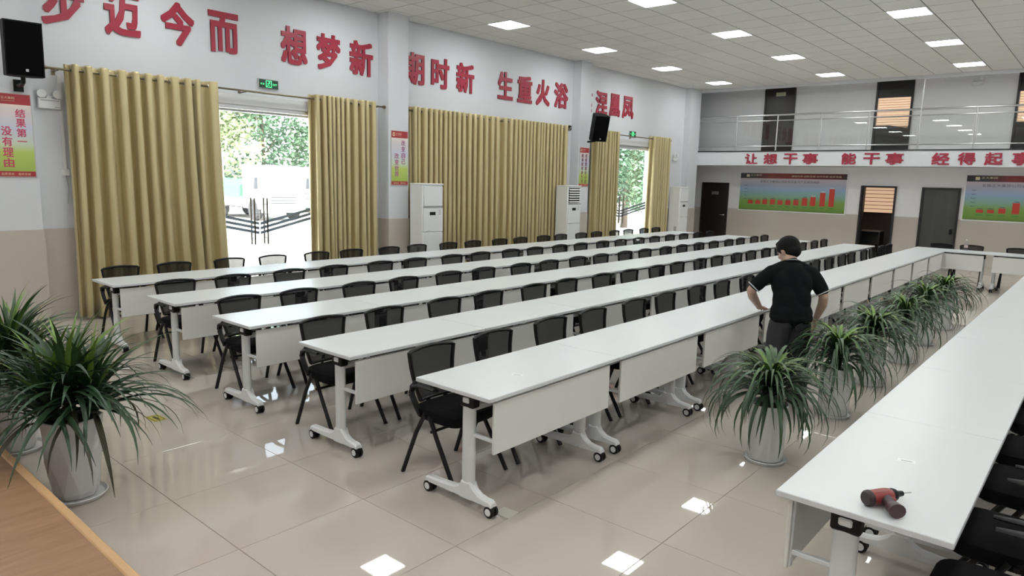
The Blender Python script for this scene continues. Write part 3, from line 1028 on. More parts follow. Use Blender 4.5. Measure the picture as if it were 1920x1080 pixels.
# door 5: dark glazed door
d = struct(link('door_5', None, None, (XB, 4.02, 0), (0, 0, -PI / 2)))
door_frame(d, 0.90, 2.0, M_DFRAME, 0.055)
MB().box(0.055, -0.02, 0.01, 0.845, -0.001, 1.945).build('door_leaf', mat('smoked_glass', (0.075, 0.075, 0.072), 0.25, noise=0.25, nscale=1.2, stretch=(4, 1, 0.3)), d, smooth=False)
MB().box(0.74, -0.05, 0.78, 0.80, -0.02, 0.92, 0.004).build('door_handle', M_BLACK, d)
# upper storey
d = struct(link('door_6', None, None, (XB, 8.49, 2.92), (0, 0, -PI / 2)))
door_frame(d, 0.91, 2.0, M_DWOOD)
MB().box(0.05, -0.028, 0.01, 0.86, -0.001, 1.95).build('door_leaf', M_DWOOD, d, smooth=False)
MB().box(0.33, -0.034, 1.68, 0.62, -0.028, 1.79, 0.002).build('name_plate', mat('plate_olive', (0.42, 0.43, 0.28), 0.4), d)
lever(d, 0.11, 0.95, 1)
M_BLIND = mat('blind_daylight_glow', (0.75, 0.55, 0.40), 0.6, emit=(1.0, 0.66, 0.42), estr=0.62)  # slats emit a peach glow in place of daylight through the blind
M_BLINDD = mat('blind_gap', (0.10, 0.05, 0.035), 0.6)
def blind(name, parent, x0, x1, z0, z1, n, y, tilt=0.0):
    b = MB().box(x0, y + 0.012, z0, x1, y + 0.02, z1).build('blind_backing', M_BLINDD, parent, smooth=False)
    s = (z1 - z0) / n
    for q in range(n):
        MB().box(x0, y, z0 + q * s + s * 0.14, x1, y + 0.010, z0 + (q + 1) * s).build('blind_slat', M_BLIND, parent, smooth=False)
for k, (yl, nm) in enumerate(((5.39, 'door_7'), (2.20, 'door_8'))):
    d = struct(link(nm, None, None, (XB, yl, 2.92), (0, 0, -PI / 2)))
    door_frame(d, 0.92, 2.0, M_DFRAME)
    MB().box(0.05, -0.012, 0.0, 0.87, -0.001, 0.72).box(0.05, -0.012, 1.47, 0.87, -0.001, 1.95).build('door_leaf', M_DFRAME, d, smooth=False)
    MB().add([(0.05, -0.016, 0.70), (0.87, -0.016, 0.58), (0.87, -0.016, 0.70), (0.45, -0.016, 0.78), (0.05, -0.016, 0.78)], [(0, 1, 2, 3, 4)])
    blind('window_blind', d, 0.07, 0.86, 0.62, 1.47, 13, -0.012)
    MB().add([(0.05, -0.03, 0.60), (0.87, -0.03, 0.60), (0.05, -0.03, 0.735), (0.40, -0.03, 0.735), (0.87, -0.03, 0.645), (0.05, -0.013, 0.60), (0.87, -0.013, 0.60), (0.05, -0.013, 0.735), (0.40, -0.013, 0.735), (0.87, -0.013, 0.645)],
             [(0, 1, 4, 3, 2), (5, 7, 8, 9, 6), (0, 5, 6, 1), (2, 3, 8, 7), (3, 4, 9, 8), (0, 2, 7, 5), (1, 6, 9, 4)]).build('lower_panel', M_DFRAME, d, smooth=False)
w = struct(link('window_1', None, None, (XB + 1.99, 6.05, 0), (0, 0, -PI / 2)))
MB().box(0.0, -0.03, 1.18, 1.25, -0.001, 2.12).build('window_frame', M_DFRAME, w, smooth=False)
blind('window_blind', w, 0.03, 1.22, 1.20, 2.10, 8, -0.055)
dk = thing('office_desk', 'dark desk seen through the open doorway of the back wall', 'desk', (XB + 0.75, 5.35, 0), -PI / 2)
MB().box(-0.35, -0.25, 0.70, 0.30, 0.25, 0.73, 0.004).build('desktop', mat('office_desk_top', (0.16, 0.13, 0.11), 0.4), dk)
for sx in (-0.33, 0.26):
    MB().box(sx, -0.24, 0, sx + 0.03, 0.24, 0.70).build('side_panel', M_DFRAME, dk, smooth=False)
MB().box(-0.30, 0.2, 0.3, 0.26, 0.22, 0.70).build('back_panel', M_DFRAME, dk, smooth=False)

# ------------------------------------------------------------------ balcony railing
rl = thing('balcony_railing', 'stainless steel balcony railing with glass infill along the upper floor', 'railing', (20.42, 0, 2.93))
posts = [10.07 - 1.206 * k for k in range(12)]
for k, yy in enumerate(posts):
    top = 1.79 if k == 5 else 1.01
    MB().tube([(0, yy, 0.0), (0, yy, top)], 0.022, 10).lathe([(0.045, 0.0), (0.045, 0.012), (0.022, 0.02)], 12, (0, yy, 0)).build('post', M_STEEL, rl)
for zz, rr in ((1.02, 0.026), (0.865, 0.016), (0.145, 0.016)):
    MB().tube([(0, 10.07, zz), (0, YR, zz)], rr, 10).build('rail', M_STEEL, rl)
for a, b in zip(posts, posts[1:]):
    MB().box(-0.004, b + 0.05, 0.17, 0.004, a - 0.05, 0.84).build('glass_pane', M_RAILGLASS, rl, smooth=False)
MB().tube([(0, 10.07, 1.02), (0, 10.13, 1.02), (0, 10.17, 0.99), (0, 10.17, 0.05)], 0.02, 8).build('end_return', M_STEEL, rl)

# ------------------------------------------------------------------ loudspeakers
def speaker(loc, rz, tilt, label, w=0.37, h=0.60, dpt=0.34):
    t = thing('loudspeaker', label, 'loudspeaker', loc, rz)
    t.rotation_euler = (tilt, 0, rz)
    b = MB().prism([(-w / 2, -dpt / 2), (w / 2, -dpt / 2), (w / 2, 0.02), (w * 0.30, dpt / 2), (-w * 0.30, dpt / 2), (-w / 2, 0.02)], 0, h, 'z')
    b.build('cabinet', mat('speaker_black', (0.006, 0.006, 0.007), 0.6, spec=0.2, bump=0.1, bscale=300), t, smooth=False)
    MB().box(-w / 2 + 0.015, -dpt / 2 - 0.010, 0.015, w / 2 - 0.015, -dpt / 2, h - 0.015, 0.006).build('grille', mat('speaker_grille', (0.003, 0.003, 0.0035), 0.9, spec=0.08, bump=0.3, bscale=400), t)
    MB().box(0.0, -dpt / 2 - 0.013, 0.05, 0.03, -dpt / 2 - 0.009, 0.08, 0.001).build('badge', M_STEEL, t)
    return t
def spk_bracket(parent, pts):
    MB().tube(pts, 0.022, 8).build('wall_bracket', M_BLACK, parent)
s1 = speaker((2.575, 9.74, 2.985), -0.10, 0.05, 'black loudspeaker high on the near pilaster above the poster')
MB().tube([(0, 0.02, -0.01), (0, 0.03, -0.06), (0.0, 0.14, -0.09), (0.0, 0.355, -0.09)], 0.024, 8).box(-0.05, 0.345, -0.16, 0.05, 0.36, -0.02).build('wall_bracket', M_BLACK, s1)
s2 = speaker((14.15, 9.62, 2.93), -0.55, 0.30, 'black tilted loudspeaker over the far entrance curtain')
MB().tube([(0, 0.04, 0.02), (0.0, 0.06, -0.05), (-0.06, 0.20, -0.10), (-0.10, 0.25, -0.12)], 0.024, 8).build('wall_bracket', M_BLACK, s2)

# ------------------------------------------------------------------ exit signs, emergency lamps, small devices
M_EXITG = mat('exit_green', (0.01, 0.05, 0.025), 0.4)
M_EXITL = mat('exit_symbol', (0.05, 0.7, 0.25), 0.4, emit=(0.15, 1.0, 0.40), estr=1.3)
def exit_sign(x, z, label):
    t = thing('exit_sign', label, 'exit sign', (x, YL, z))
    MB().box(-0.17, -0.03, 0, 0.17, -0.001, 0.145, 0.004).build('housing', M_GREY, t)
    MB().box(-0.16, -0.034, 0.01, 0.16, -0.030, 0.135).build('face', M_EXITG, t, smooth=False)
    MB().box(-0.05, -0.037, 0.022, 0.05, -0.034, 0.03).box(-0.05, -0.037, 0.03, -0.04, -0.034, 0.115).box(0.04, -0.037, 0.03, 0.05, -0.034, 0.115).box(-0.05, -0.037, 0.115, 0.05, -0.034, 0.123).build('doorway_symbol', M_EXITL, t, smooth=False)
    rm = MB().ball((0.01, -0.036, 0.10), (0.011, 0.002, 0.011), 10, 6)
    for p in ([(0.005, 0.088), (-0.012, 0.062)], [(0.0, 0.085), (0.028, 0.075)], [(0.0, 0.085), (-0.028, 0.078)], [(-0.012, 0.062), (0.012, 0.048), (0.004, 0.03)], [(-0.012, 0.062), (-0.024, 0.045), (-0.036, 0.038)]):
        rm.tube([(a, -0.036, b) for a, b in p], 0.006, 6, flat=0.4)
    rm.build('running_figure', M_EXITL, t)
    for s in (-1, 1):
        me = text_mesh('安全' if s < 0 else 'EXIT', 0.07, 0.03, 0, 0.0, 'exit_lettering')
        me.materials.append(M_EXITL)
        link('exit_lettering', me, t, (-0.14 if s < 0 else 0.07, -0.0355, 0.055))
exit_sign(5.94, 3.245, 'green running-man exit sign above the near entrance')
exit_sign(16.73, 3.17, 'green running-man exit sign above the far entrance')
def emergency_lamp(loc, rz, label):
    t = thing('emergency_lamp', label, 'emergency light', loc, rz)
    MB().box(-0.125, -0.055, 0, 0.125, -0.001, 0.13, 0.01).build('battery_box', M_WHITE, t)
    MB().box(-0.10, -0.058, 0.095, 0.10, -0.054, 0.110).box(0.05, -0.058, 0.02, 0.11, -0.054, 0.03).build('slot', M_GREY, t, smooth=False)
    MB().prism([(-0.03, 0.13), (0.03, 0.13), (0.02, 0.16), (-0.02, 0.16)], -0.045, -0.02, 'y').tube([(-0.085, -0.03, 0.15), (0.085, -0.03, 0.15)], 0.008, 8).build('yoke', M_WHITE, t)
    for s in (-1, 1):
        hd = MB().lathe([(0.0, 0.02), (0.03, 0.02), (0.046, 0.0), (0.05, -0.03), (0.05, -0.042), (0.043, -0.042)], 18, (s * 0.085, -0.03, 0.18), 'y').build('lamp_head', M_WHITE, t)
        MB().lathe([(0.0, -0.030), (0.02, -0.034), (0.042, -0.040)], 18, (s * 0.085, -0.03, 0.18), 'y').build('lens', mat('lamp_lens', (0.16, 0.17, 0.18), 0.2), hd)
emergency_lamp((2.945, YL, 2.675), 0, 'white twin-head emergency lamp between poster and near curtain')
emergency_lamp((19.20, YL, 2.60), 0, 'white twin-head emergency lamp right of the far entrance')
emergency_lamp((XB, 3.05, 4.58), -PI / 2, 'white twin-head emergency lamp high on the upper wall')
t = thing('wall_sensor', 'small black box on the wall beside the far pilaster', 'sensor', (13.86, YL, 3.15))
MB().box(-0.05, -0.04, 0, 0.05, -0.001, 0.11, 0.008).build('housing', M_BLACK, t)
MB().ball((0, -0.04, 0.055), 0.014, 10, 6).build('lens', M_GREY, t)
t = thing('wall_conduit', 'thin white cable trunking running down beside the near curtain', 'conduit', (3.075, YL, 1.5))
MB().box(-0.02, -0.018, 0.42, 0.02, -0.001, 1.60, 0.003).build('trunking', M_WHITE, t)
MB().box(-0.04, -0.045, 0.36, 0.04, -0.001, 0.44, 0.005).build('junction_box', M_WHITE, t)
MB().tube([(0.0, -0.02, 0.36), (0.01, -0.03, 0.2), (0.0, -0.02, 0.0)], 0.006, 6).build('cable', M_GREY, t)

# ------------------------------------------------------------------ cabinet air conditioners
def air_conditioner(x, y, label, open_vent):
    w, dpt, h = 0.50, 0.36, 1.84
    t = thing('air_conditioner', label, 'air conditioner', (x, y, 0))
    MB().box(0, 0.02, 0.0, w, dpt, h - 0.02, 0.012).build('body', M_WHITE, t)
    MB().box(-0.006, -0.005, h - 0.03, w + 0.006, dpt, h, 0.008).build('top_cap', M_WHITE, t)
    MB().box(0.01, -0.004, 0.04, w - 0.01, 0.02, 0.96, 0.008).build('lower_front_panel', M_WHITE, t)
    MB().box(0.01, -0.004, 0.97, w - 0.01, 0.02, 1.40, 0.008).build('control_panel', M_WHITE, t)
    if open_vent:
        v = MB().box(0.04, 0.012, 1.44, w - 0.04, 0.021, 1.78).build('vent_recess', M_BLACK, t, smooth=False)
        for q in range(6):
            z = 1.455 + 0.055 * q
            MB().add([(0.04, -0.012, z), (w - 0.04, -0.012, z), (w - 0.04, 0.010, z + 0.022), (0.04, 0.010, z + 0.022), (0.04, -0.012, z + 0.006), (w - 0.04, -0.012, z + 0.006), (w - 0.04, 0.010, z + 0.028), (0.04, 0.010, z + 0.028)],
                     [(0, 3, 2, 1), (4, 5, 6, 7), (0, 1, 5, 4), (1, 2, 6, 5), (2, 3, 7, 6), (3, 0, 4, 7)]).build('louvre', M_WHITE, t, smooth=False)
    else:
        MB().box(0.02, -0.008, 1.43, w - 0.02, 0.02, 1.79, 0.01).build('vent_door', M_WHITE, t)
    MB().box(0.02, -0.002, 1.405, w - 0.02, 0.021, 1.425).build('shadow_gap', M_GREY, t, smooth=False)
    MB().box(0.16, -0.008, 1.27, 0.30, -0.003, 1.33, 0.002).build('display', M_BLACK, t)
    for q in range(3):
        MB().box(0.38, -0.007, 1.28 + 0.035 * q, 0.42, -0.003, 1.295 + 0.035 * q).build('button', M_GREY, t, smooth=False)
    MB().tube([(0.07, -0.005, 0.985), (0.10, -0.008, 1.0), (0.14, -0.008, 1.005)], 0.008, 6).build('badge', M_STEEL, t)
    MB().box(-0.004, 0.08, 0.25, 0.004, 0.16, 0.70).build('side_grille', M_GREY, t, smooth=False)
air_conditioner(8.42, 9.38, 'white cabinet air conditioner with closed vent in front of the first pilaster', False)
air_conditioner(12.95, 9.50, 'white cabinet air conditioner with open black louvres beside the far poster', True)
air_conditioner(18.60, 9.62, 'white cabinet air conditioner in the far left corner', False)

# ------------------------------------------------------------------ potted plants
M_LEAF = [mat('leaf_dark', (0.028, 0.066, 0.028), 0.38, noise=0.35, nscale=6, rnd=0.25), mat('leaf_mid', (0.045, 0.098, 0.032), 0.38, noise=0.3, nscale=6, rnd=0.25), mat('leaf_young', (0.15, 0.26, 0.045), 0.4, noise=0.25, nscale=6, rnd=0.2), mat('leaf_dry', (0.06, 0.055, 0.03), 0.6, noise=0.3, nscale=6, rnd=0.3)]
def leaf_mesh(e0, bend, length, width, material, segs=9, twist=0.0):
    vs, fs = [], []
    x = z = 0.0
    ds = length / segs
    for q in range(segs + 1):
        s = q / segs
        ang = e0 - bend * s ** 1.25
        wd = width * (0.45 + 0.55 * min(1, s * 4)) * max(0.04, 1 - max(0, (s - 0.35) / 0.65) ** 1.6)
        nx, nz = -math.sin(ang), math.cos(ang)
        fold = wd * 0.35
        yo = twist * s * s * 0.06
        vs += [(x + nx * fold, yo - wd, z + nz * fold), (x, yo, z), (x + nx * fold, yo + wd, z + nz * fold)]
        x += math.cos(ang) * ds
        z += math.sin(ang) * ds
    for q in range(segs):
        a = q * 3
        fs += [(a, a + 3, a + 4, a + 1), (a + 1, a + 4, a + 5, a + 2)]
    return MB().add(vs, fs).mesh('leaf', material, True, 3.0)
R_ = math.radians
LEAF_FOUNTAIN = []
for q in range(16):
    s = q / 15
    m = M_LEAF[2] if s < 0.2 else (M_LEAF[1] if s < 0.5 else M_LEAF[0])
    LEAF_FOUNTAIN.append(leaf_mesh(R_(80 - 58 * s + random.uniform(-5, 5)), R_(128 + 34 * s + random.uniform(-14, 14)), 0.36 + 0.24 * min(1, s * 1.6) + random.uniform(-0.04, 0.05), 0.0125 + 0.003 * random.random(), m, 9, random.uniform(-1, 1)))
LEAF_BUSHY = []
for q in range(18):
    s = q / 17
    m = M_LEAF[1] if s < 0.35 else (M_LEAF[0] if s < 0.97 else M_LEAF[3])
    if q in (2, 5):
        m = M_LEAF[2]
    LEAF_BUSHY.append(leaf_mesh(R_(84 - 64 * s + random.uniform(-4, 4)), R_(42 + 58 * s + random.uniform(-12, 18)), 0.42 + 0.26 * s + random.uniform(-0.05, 0.06), 0.014 + 0.003 * random.random(), m, 9, random.uniform(-1, 1)))
M_POT = mat('glazed_pot', (0.66, 0.67, 0.66), 0.12, coat=0.4)
M_POTF = mat('matt_white_pot', (0.62, 0.61, 0.60), 0.4, noise=0.05, nscale=4)
M_SOIL = mat('potting_soil', (0.035, 0.025, 0.018), 0.95, noise=0.4, nscale=30)
M_TRUNK = mat('plant_stem', (0.05, 0.055, 0.025), 0.8, noise=0.3, nscale=15)
fount_pot = MB().lathe([(0.10, 0.018), (0.118, 0.022), (0.124, 0.06), (0.130, 0.25), (0.134, 0.41), (0.136, 0.425), (0.128, 0.427), (0.122, 0.40), (0.0, 0.395)], 28).mesh('pot', M_POT)
fount_saucer = MB().lathe([(0.10, 0.0), (0.138, 0.002), (0.148, 0.022), (0.145, 0.026), (0.134, 0.012), (0.0, 0.010)], 28).mesh('saucer', M_POT)
fount_soil = MB().lathe([(0.121, 0.396), (0.06, 0.405), (0.0, 0.408)], 18).mesh('soil', M_SOIL)
fount_stem = MB().tube([(0, 0, 0.39), (0.006, 0, 0.47), (0.0, 0.004, 0.56)], [0.030, 0.026, 0.018], 8).mesh('stem', M_TRUNK)
PLN = ['nearest', 'second nearest', 'third nearest', 'fourth nearest', 'fifth nearest', 'farthest']
for k, (px, py) in enumerate(((4.83, 1.71), (6.25, 1.66), (7.52, 1.69), (8.78, 1.67), (10.02, 1.69), (11.35, 1.70))):
    t = thing('potted_plant', 'drooping grassy plant in white round pot, %s of the six between the table rows' % PLN[k], 'potted plant', (px, py, 0), random.uniform(0, 6), 'drooping plants between the table rows')
    for nm, me in (('pot', fount_pot), ('saucer', fount_saucer), ('soil', fount_soil), ('stem', fount_stem)):
        link(nm, me, t)
    n = 165 if k < 3 else 130
    for q in range(n):
        s = (q + 0.5) / n
        vi = min(15, int(16 * (s ** 0.75)))
        az = q * 2.39996 + random.uniform(-0.25, 0.25)
        link('leaf', LEAF_FOUNTAIN[vi], t, (0.015 * math.cos(az), 0.015 * math.sin(az), 0.58 - 0.12 * s), (random.uniform(-0.12, 0.12), random.uniform(-0.14, 0.14), az), (lambda v: (v, v, v))(random.uniform(0.82, 1.15)))

def facet_pot():
    m = MB()
    n = 9
    rings = [(0.108, 0.02, 0.0), (0.122, 0.05, 0.0), (0.150, 0.24, 0.5), (0.158, 0.43, 0.0), (0.165, 0.50, 0.0), (0.155, 0.503, 0.0), (0.148, 0.47, 0.0)]
    vs = []
    for r, z, o in rings:
        for j in range(n):
            a = 2 * PI * (j + o) / n
            vs.append((r * math.cos(a), r * math.sin(a), z))
    fs = [tuple(range(n))[::-1]]
    for q in range(len(rings) - 1):
        o0, o1 = rings[q][2], rings[q + 1][2]
        for j in range(n):
            j2 = (j + 1) % n
            a, b, c, d = q * n + j, q * n + j2, (q + 1) * n + j2, (q + 1) * n + j
            if o0 == o1:
                fs.append((a, b, c, d))
            elif o1 > o0:
                fs += [(a, b, d), (b, c, d)]
            else:
                fs += [(a, b, c), (a, c, d)] if False else [(a, (q + 1) * n + j2, (q + 1) * n + j), (a, b, (q + 1) * n + j2)]
    return m.add(vs, fs).mesh('pot', M_POTF, False)
fp = facet_pot()
fs_ = MB().lathe([(0.11, 0.0), (0.15, 0.002), (0.168, 0.026), (0.163, 0.030), (0.148, 0.012), (0.0, 0.010)], 24).mesh('saucer', M_POTF)
fso = MB().lathe([(0.150, 0.468), (0.07, 0.48), (0.0, 0.485)], 18).mesh('soil', M_SOIL)
for k, (px, py, lab, crowns) in enumerate(((1.30, 4.54, 'leafy palm-like plant in faceted white pot by the stage, in front', [(0.0, 0.0, 0.70, 1.0), (0.10, -0.06, 0.64, 0.98), (-0.07, 0.08, 0.62, 0.98)]), (1.27, 5.62, 'leafy palm-like plant in faceted white pot, half cut off at the left edge', [(0.0, 0.0, 0.74, 1.0), (0.09, -0.07, 0.62, 0.95), (-0.05, 0.09, 0.60, 0.9)]))):
    t = thing('potted_plant', lab, 'potted plant', (px, py, 0), 0.4 + k, 'bushy plants beside the stage')
    for nm, me in (('pot', fp), ('saucer', fs_), ('soil', fso)):
        link(nm, me, t)
    for cx, cy, cz, sc in crowns:
        MB().tube([(cx * 0.5, cy * 0.5, 0.46), (cx * 0.8, cy * 0.8, 0.55), (cx, cy, cz)], [0.022, 0.02, 0.016], 8).build('stem', M_TRUNK, t)
        n = 98
        for q in range(n):
            s = (q + 0.5) / n
            vi = min(17, int(18 * s ** 0.85))
            az = q * 2.39996 + random.uniform(-0.3, 0.3)
            v = sc * random.uniform(0.8, 1.15)
            link('leaf', LEAF_BUSHY[vi], t, (cx + 0.014 * math.cos(az), cy + 0.014 * math.sin(az), cz - 0.14 * s), (random.uniform(-0.15, 0.15), random.uniform(-0.15, 0.15), az), (v, v, v))

# ------------------------------------------------------------------ the man leaning on the table
def fused(name, build, voxel, material, parent, smooth_it=4):
    """closed pieces fused to one continuous skin"""
    m = MB()
    build(m)
    me = m.mesh(name, material, False)
    ob = bpy.data.objects.new(name, me)
    COL.objects.link(ob)
    rm = ob.modifiers.new('fuse', 'REMESH')
    rm.mode = 'VOXEL'
    rm.voxel_size = voxel
    sm = ob.modifiers.new('soften', 'SMOOTH')
    sm.iterations = smooth_it
    sm.factor = 0.5
    dg = bpy.context.evaluated_depsgraph_get()
    nm = bpy.data.meshes.new_from_object(ob.evaluated_get(dg))
    bpy.data.objects.remove(ob)
    nm.name = name
    nm.materials.clear()
    nm.materials.append(material)
    nm.polygons.foreach_set('use_smooth', [True] * len(nm.polygons))
    nm.update()
    return link(name, nm, parent)

def limb(m, pts, rs, n=14, flat=1.0, up=None):
    """rounded tapering limb through the given joints"""
    P = [Vector(p) for p in pts]
    m.tube(P, rs, n, flat=flat, up=up)
    for p, r in zip(P, rs):
        m.ball(p, (r, r, r) if flat == 1.0 else (r * 0.98, r * 0.98, r * 0.98 if flat > 0.9 else r * flat), 12, 8)

M_SKIN = mat('skin', (0.50, 0.33, 0.25), 0.5, noise=0.05, nscale=10)
M_SHIRT = mat('black_polo', (0.007, 0.008, 0.009), 0.95, spec=0.15, noise=0.2, nscale=30, bump=0.25, bscale=14)
M_TROUSER = mat('charcoal_trousers', (0.030, 0.031, 0.035), 0.85, noise=0.15, nscale=20, bump=0.3, bscale=10)
M_HAIR = mat('black_hair', (0.004, 0.0035, 0.004), 0.7, spec=0.2, bump=0.4, bscale=90, stretch=(1, 1, 0.3))
M_SHOE = mat('dark_shoe', (0.02, 0.018, 0.017), 0.4)
man = thing('person', 'man in black polo shirt and dark trousers leaning on the white tables', 'person', (6.255, 2.09, 0), math.radians(35))
# local frame: +x is where he faces, +y his left
HAND_L = Vector((0.40, 0.13, 0.768))
def to_local(p):
    a = -math.radians(35)
    q = Vector(p) - Vector((6.255, 2.09, 0))
    return Vector((q.x * math.cos(a) - q.y * math.sin(a), q.x * math.sin(a) + q.y * math.cos(a), q.z))
SH_L, SH_R = Vector((0.075, 0.172, 1.185)), Vector((0.075, -0.172, 1.185))
EL_L = Vector((0.09, 0.335, 1.01))
WR_L = to_local((6.47, 2.46, 0.815))
EL_R = Vector((0.02, -0.275, 0.985))
WR_R = Vector((0.13, -0.265, 0.775))
def hand(m, wr, fwd, side, down, thumb_sign, curl):
    """palm and five fingers; fwd along the fingers, side across the palm, down away from the back of the hand"""
    pc = wr + fwd * 0.055
    rot = Matrix((fwd, side, -down)).transposed()
    m.ball(pc, (0.052, 0.042, 0.017), 14, 10, rot)
    limb(m, [wr - fwd * 0.01, wr + fwd * 0.03], [0.026, 0.024], 12, 1.0)
    for q, (off, ln) in enumerate(((-0.032, 0.068), (-0.011, 0.080), (0.011, 0.074), (0.031, 0.058))):
        b = wr + fwd * 0.088 + side * off * thumb_sign * -1
        k1 = b + fwd * ln * 0.5 + down * ln * 0.15 * curl
        k2 = k1 + fwd * ln * 0.30 + down * ln * 0.22 * curl
        k3 = k2 + fwd * ln * 0.18 + down * ln * 0.24 * curl
        limb(m, [b - fwd * 0.012, k1, k2, k3], [0.0088, 0.0084, 0.0078, 0.0066], 10)
    tb = wr + fwd * 0.03 + side * 0.034 * thumb_sign
    limb(m, [tb, tb + fwd * 0.03 + side * 0.022 * thumb_sign + down * 0.006, tb + fwd * 0.058 + side * 0.028 * thumb_sign + down * 0.012], [0.013, 0.0105, 0.008], 10)
HD = Vector((0.175, 0.02, 1.372))           # head centre, chin towards the chest
def head_rot(yaw, pitch):
    return Matrix.Rotation(yaw, 3, 'Z') @ Matrix.Rotation(pitch, 3, 'Y')
HR = head_rot(math.radians(38), math.radians(28))
def hp(x, y, z):
    return HD + HR @ Vector((x, y, z))
def body(m):
    # torso and hips
    limb(m, [(-0.01, 0, 0.80), (-0.005, 0, 0.90), (0.03, 0, 1.02), (0.05, 0, 1.10), (0.065, 0, 1.18), (0.085, 0, 1.25)], [0.112, 0.114, 0.108, 0.116, 0.105, 0.065], 18)
    for s in (-1, 1):
        m.ball((0.0, s * 0.055, 0.82), (0.105, 0.092, 0.10), 14, 10)
        m.ball((0.05, s * 0.070, 1.10), (0.100, 0.09, 0.13), 14, 10)
        m.ball((0.07, s * 0.14, 1.185), (0.058, 0.065, 0.055), 12, 8)
        ft = Vector((0.0, s * 0.11, 0.0))
        limb(m, [(0.0, s * 0.072, 0.78), (0.02, s * 0.090, 0.62), (0.025, s * 0.10, 0.43), (0.0, s * 0.105, 0.26), (-0.02, s * 0.11, 0.09)], [0.078, 0.074, 0.056, 0.054, 0.040], 14)
        limb(m, [(-0.04, s * 0.11, 0.045), (0.06, s * 0.115, 0.04), (0.15, s * 0.125, 0.03)], [0.036, 0.038, 0.026], 12)
    # neck, head
    limb(m, [(0.085, 0, 1.23), (0.115, 0.008, 1.30), HD + Vector((-0.02, 0, -0.03))], [0.064, 0.056, 0.055], 14)
    m.ball(hp(-0.008, 0, 0.022), (0.098, 0.080, 0.092), 18, 12, HR)
    m.ball(hp(0.028, 0, -0.040), (0.062, 0.058, 0.072), 16, 12, HR)
    m.ball(hp(0.055, 0, -0.088), (0.030, 0.034, 0.026), 12, 8, HR)          # chin
    limb(m, [hp(0.085, 0, 0.012), hp(0.104, 0, -0.022), hp(0.092, 0, -0.038)], [0.010, 0.014, 0.012], 10)      # nose
    for s in (-1, 1):
        m.ball(hp(0.076, s * 0.030, 0.014), (0.012, 0.016, 0.009), 10, 6, HR)      # brow / eye
        m.ball(hp(0.062, s * 0.038, -0.025), (0.024, 0.022, 0.022), 10, 8, HR)     # cheek
        m.ball(hp(-0.004, s * 0.078, -0.012), (0.019, 0.009, 0.031), 12, 8, HR)    # ear
        m.ball(hp(-0.006, s * 0.083, -0.004), (0.021, 0.006, 0.024), 12, 8, HR)
    m.ball(hp(0.087, 0, -0.056), (0.009, 0.024, 0.006), 10, 6, HR)          # lips
    m.ball(hp(0.085, 0, -0.066), (0.010, 0.021, 0.006), 10, 6, HR)
    # arms
    limb(m, [SH_L, (SH_L + EL_L) / 2 + Vector((-0.01, 0.02, 0.0)), EL_L], [0.056, 0.047, 0.041], 14)
    limb(m, [EL_L, EL_L.lerp(WR_L, 0.35) + Vector((0, 0.012, 0)), WR_L], [0.041, 0.043, 0.027], 14)
    limb(m, [SH_R, (SH_R + EL_R) / 2 + Vector((-0.01, -0.02, 0.0)), EL_R], [0.056, 0.047, 0.041], 14)
    limb(m, [EL_R, EL_R.lerp(WR_R, 0.35) + Vector((0, -0.012, 0)), WR_R], [0.041, 0.042, 0.027], 14)
    f = (WR_L - EL_L)
    f.z = -0.06
    f.normalize()
    f = Vector((f.x, f.y, f.z)).normalized()
    sd = Vector((0, 0, 1)).cross(f).normalized()
    hand(m, WR_L + Vector((0, 0, -0.004)), f, sd, f.cross(sd) * -1 if f.cross(sd).z > 0 else f.cross(sd), -1, 0.6)
    f2 = Vector((0.35, 0.05, -0.93)).normalized()
    sd2 = Vector((1, 0, 0.35)).normalized()
    dn2 = Vector((0, 1, 0.05)).normalized()
    sd2 = dn2.cross(f2).normalized()
    hand(m, WR_R, f2, sd2, dn2, 1 if sd2.x > 0 else -1, 0.9)
bd = fused('body', body, 0.0052, M_SKIN, man, 3)
def shirt(m):
    for q in range(4):                     # straight hanging hem
        m.ball((-0.012, (q - 1.5) * 0.052, 0.800), (0.142, 0.108, 0.068), 16, 10)
    limb(m, [(-0.012, 0, 0.80), (-0.005, 0, 0.88), (0.028, 0, 1.00), (0.050, 0, 1.10), (0.063, 0, 1.18), (0.085, 0, 1.255)], [0.128, 0.130, 0.124, 0.130, 0.116, 0.072], 20)
    for s in (-1, 1):
        m.ball((-0.008, s * 0.062, 0.845), (0.138, 0.120, 0.10), 16, 10)
        m.ball((0.008, s * 0.055, 0.95), (0.128, 0.110, 0.17), 16, 10)
        m.ball((0.048, s * 0.072, 1.085), (0.118, 0.105, 0.14), 16, 10)
        limb(m, [(0.088, s * 0.03, 1.255), (0.08, s * 0.09, 1.225), (0.075, s * 0.15, 1.190)], [0.055, 0.062, 0.066], 14)
    limb(m, [SH_L, SH_L.lerp(EL_L, 0.35) + Vector((-0.005, 0.012, 0)), SH_L.lerp(EL_L, 0.68) + Vector((-0.005, 0.012, 0))], [0.066, 0.064, 0.064], 16)
    limb(m, [SH_R, SH_R.lerp(EL_R, 0.35) + Vector((-0.005, -0.012, 0)), SH_R.lerp(EL_R, 0.68) + Vector((-0.005, -0.012, 0))], [0.066, 0.064, 0.064], 16)
sh = fused('polo_shirt', shirt, 0.009, M_SHIRT, man, 14)
sh['label'] = 'black short-sleeved polo shirt'
col = MB()
cpts = [Vector((0.098 + 0.066 * math.cos(a), 0.005 + 0.064 * math.sin(a), 1.274 + 0.022 * -math.cos(a))) for a in [2 * PI * q / 20 for q in range(21)]]
col.tube(cpts, 0.017, 8, flat=0.8).build('collar', M_SHIRT, sh)
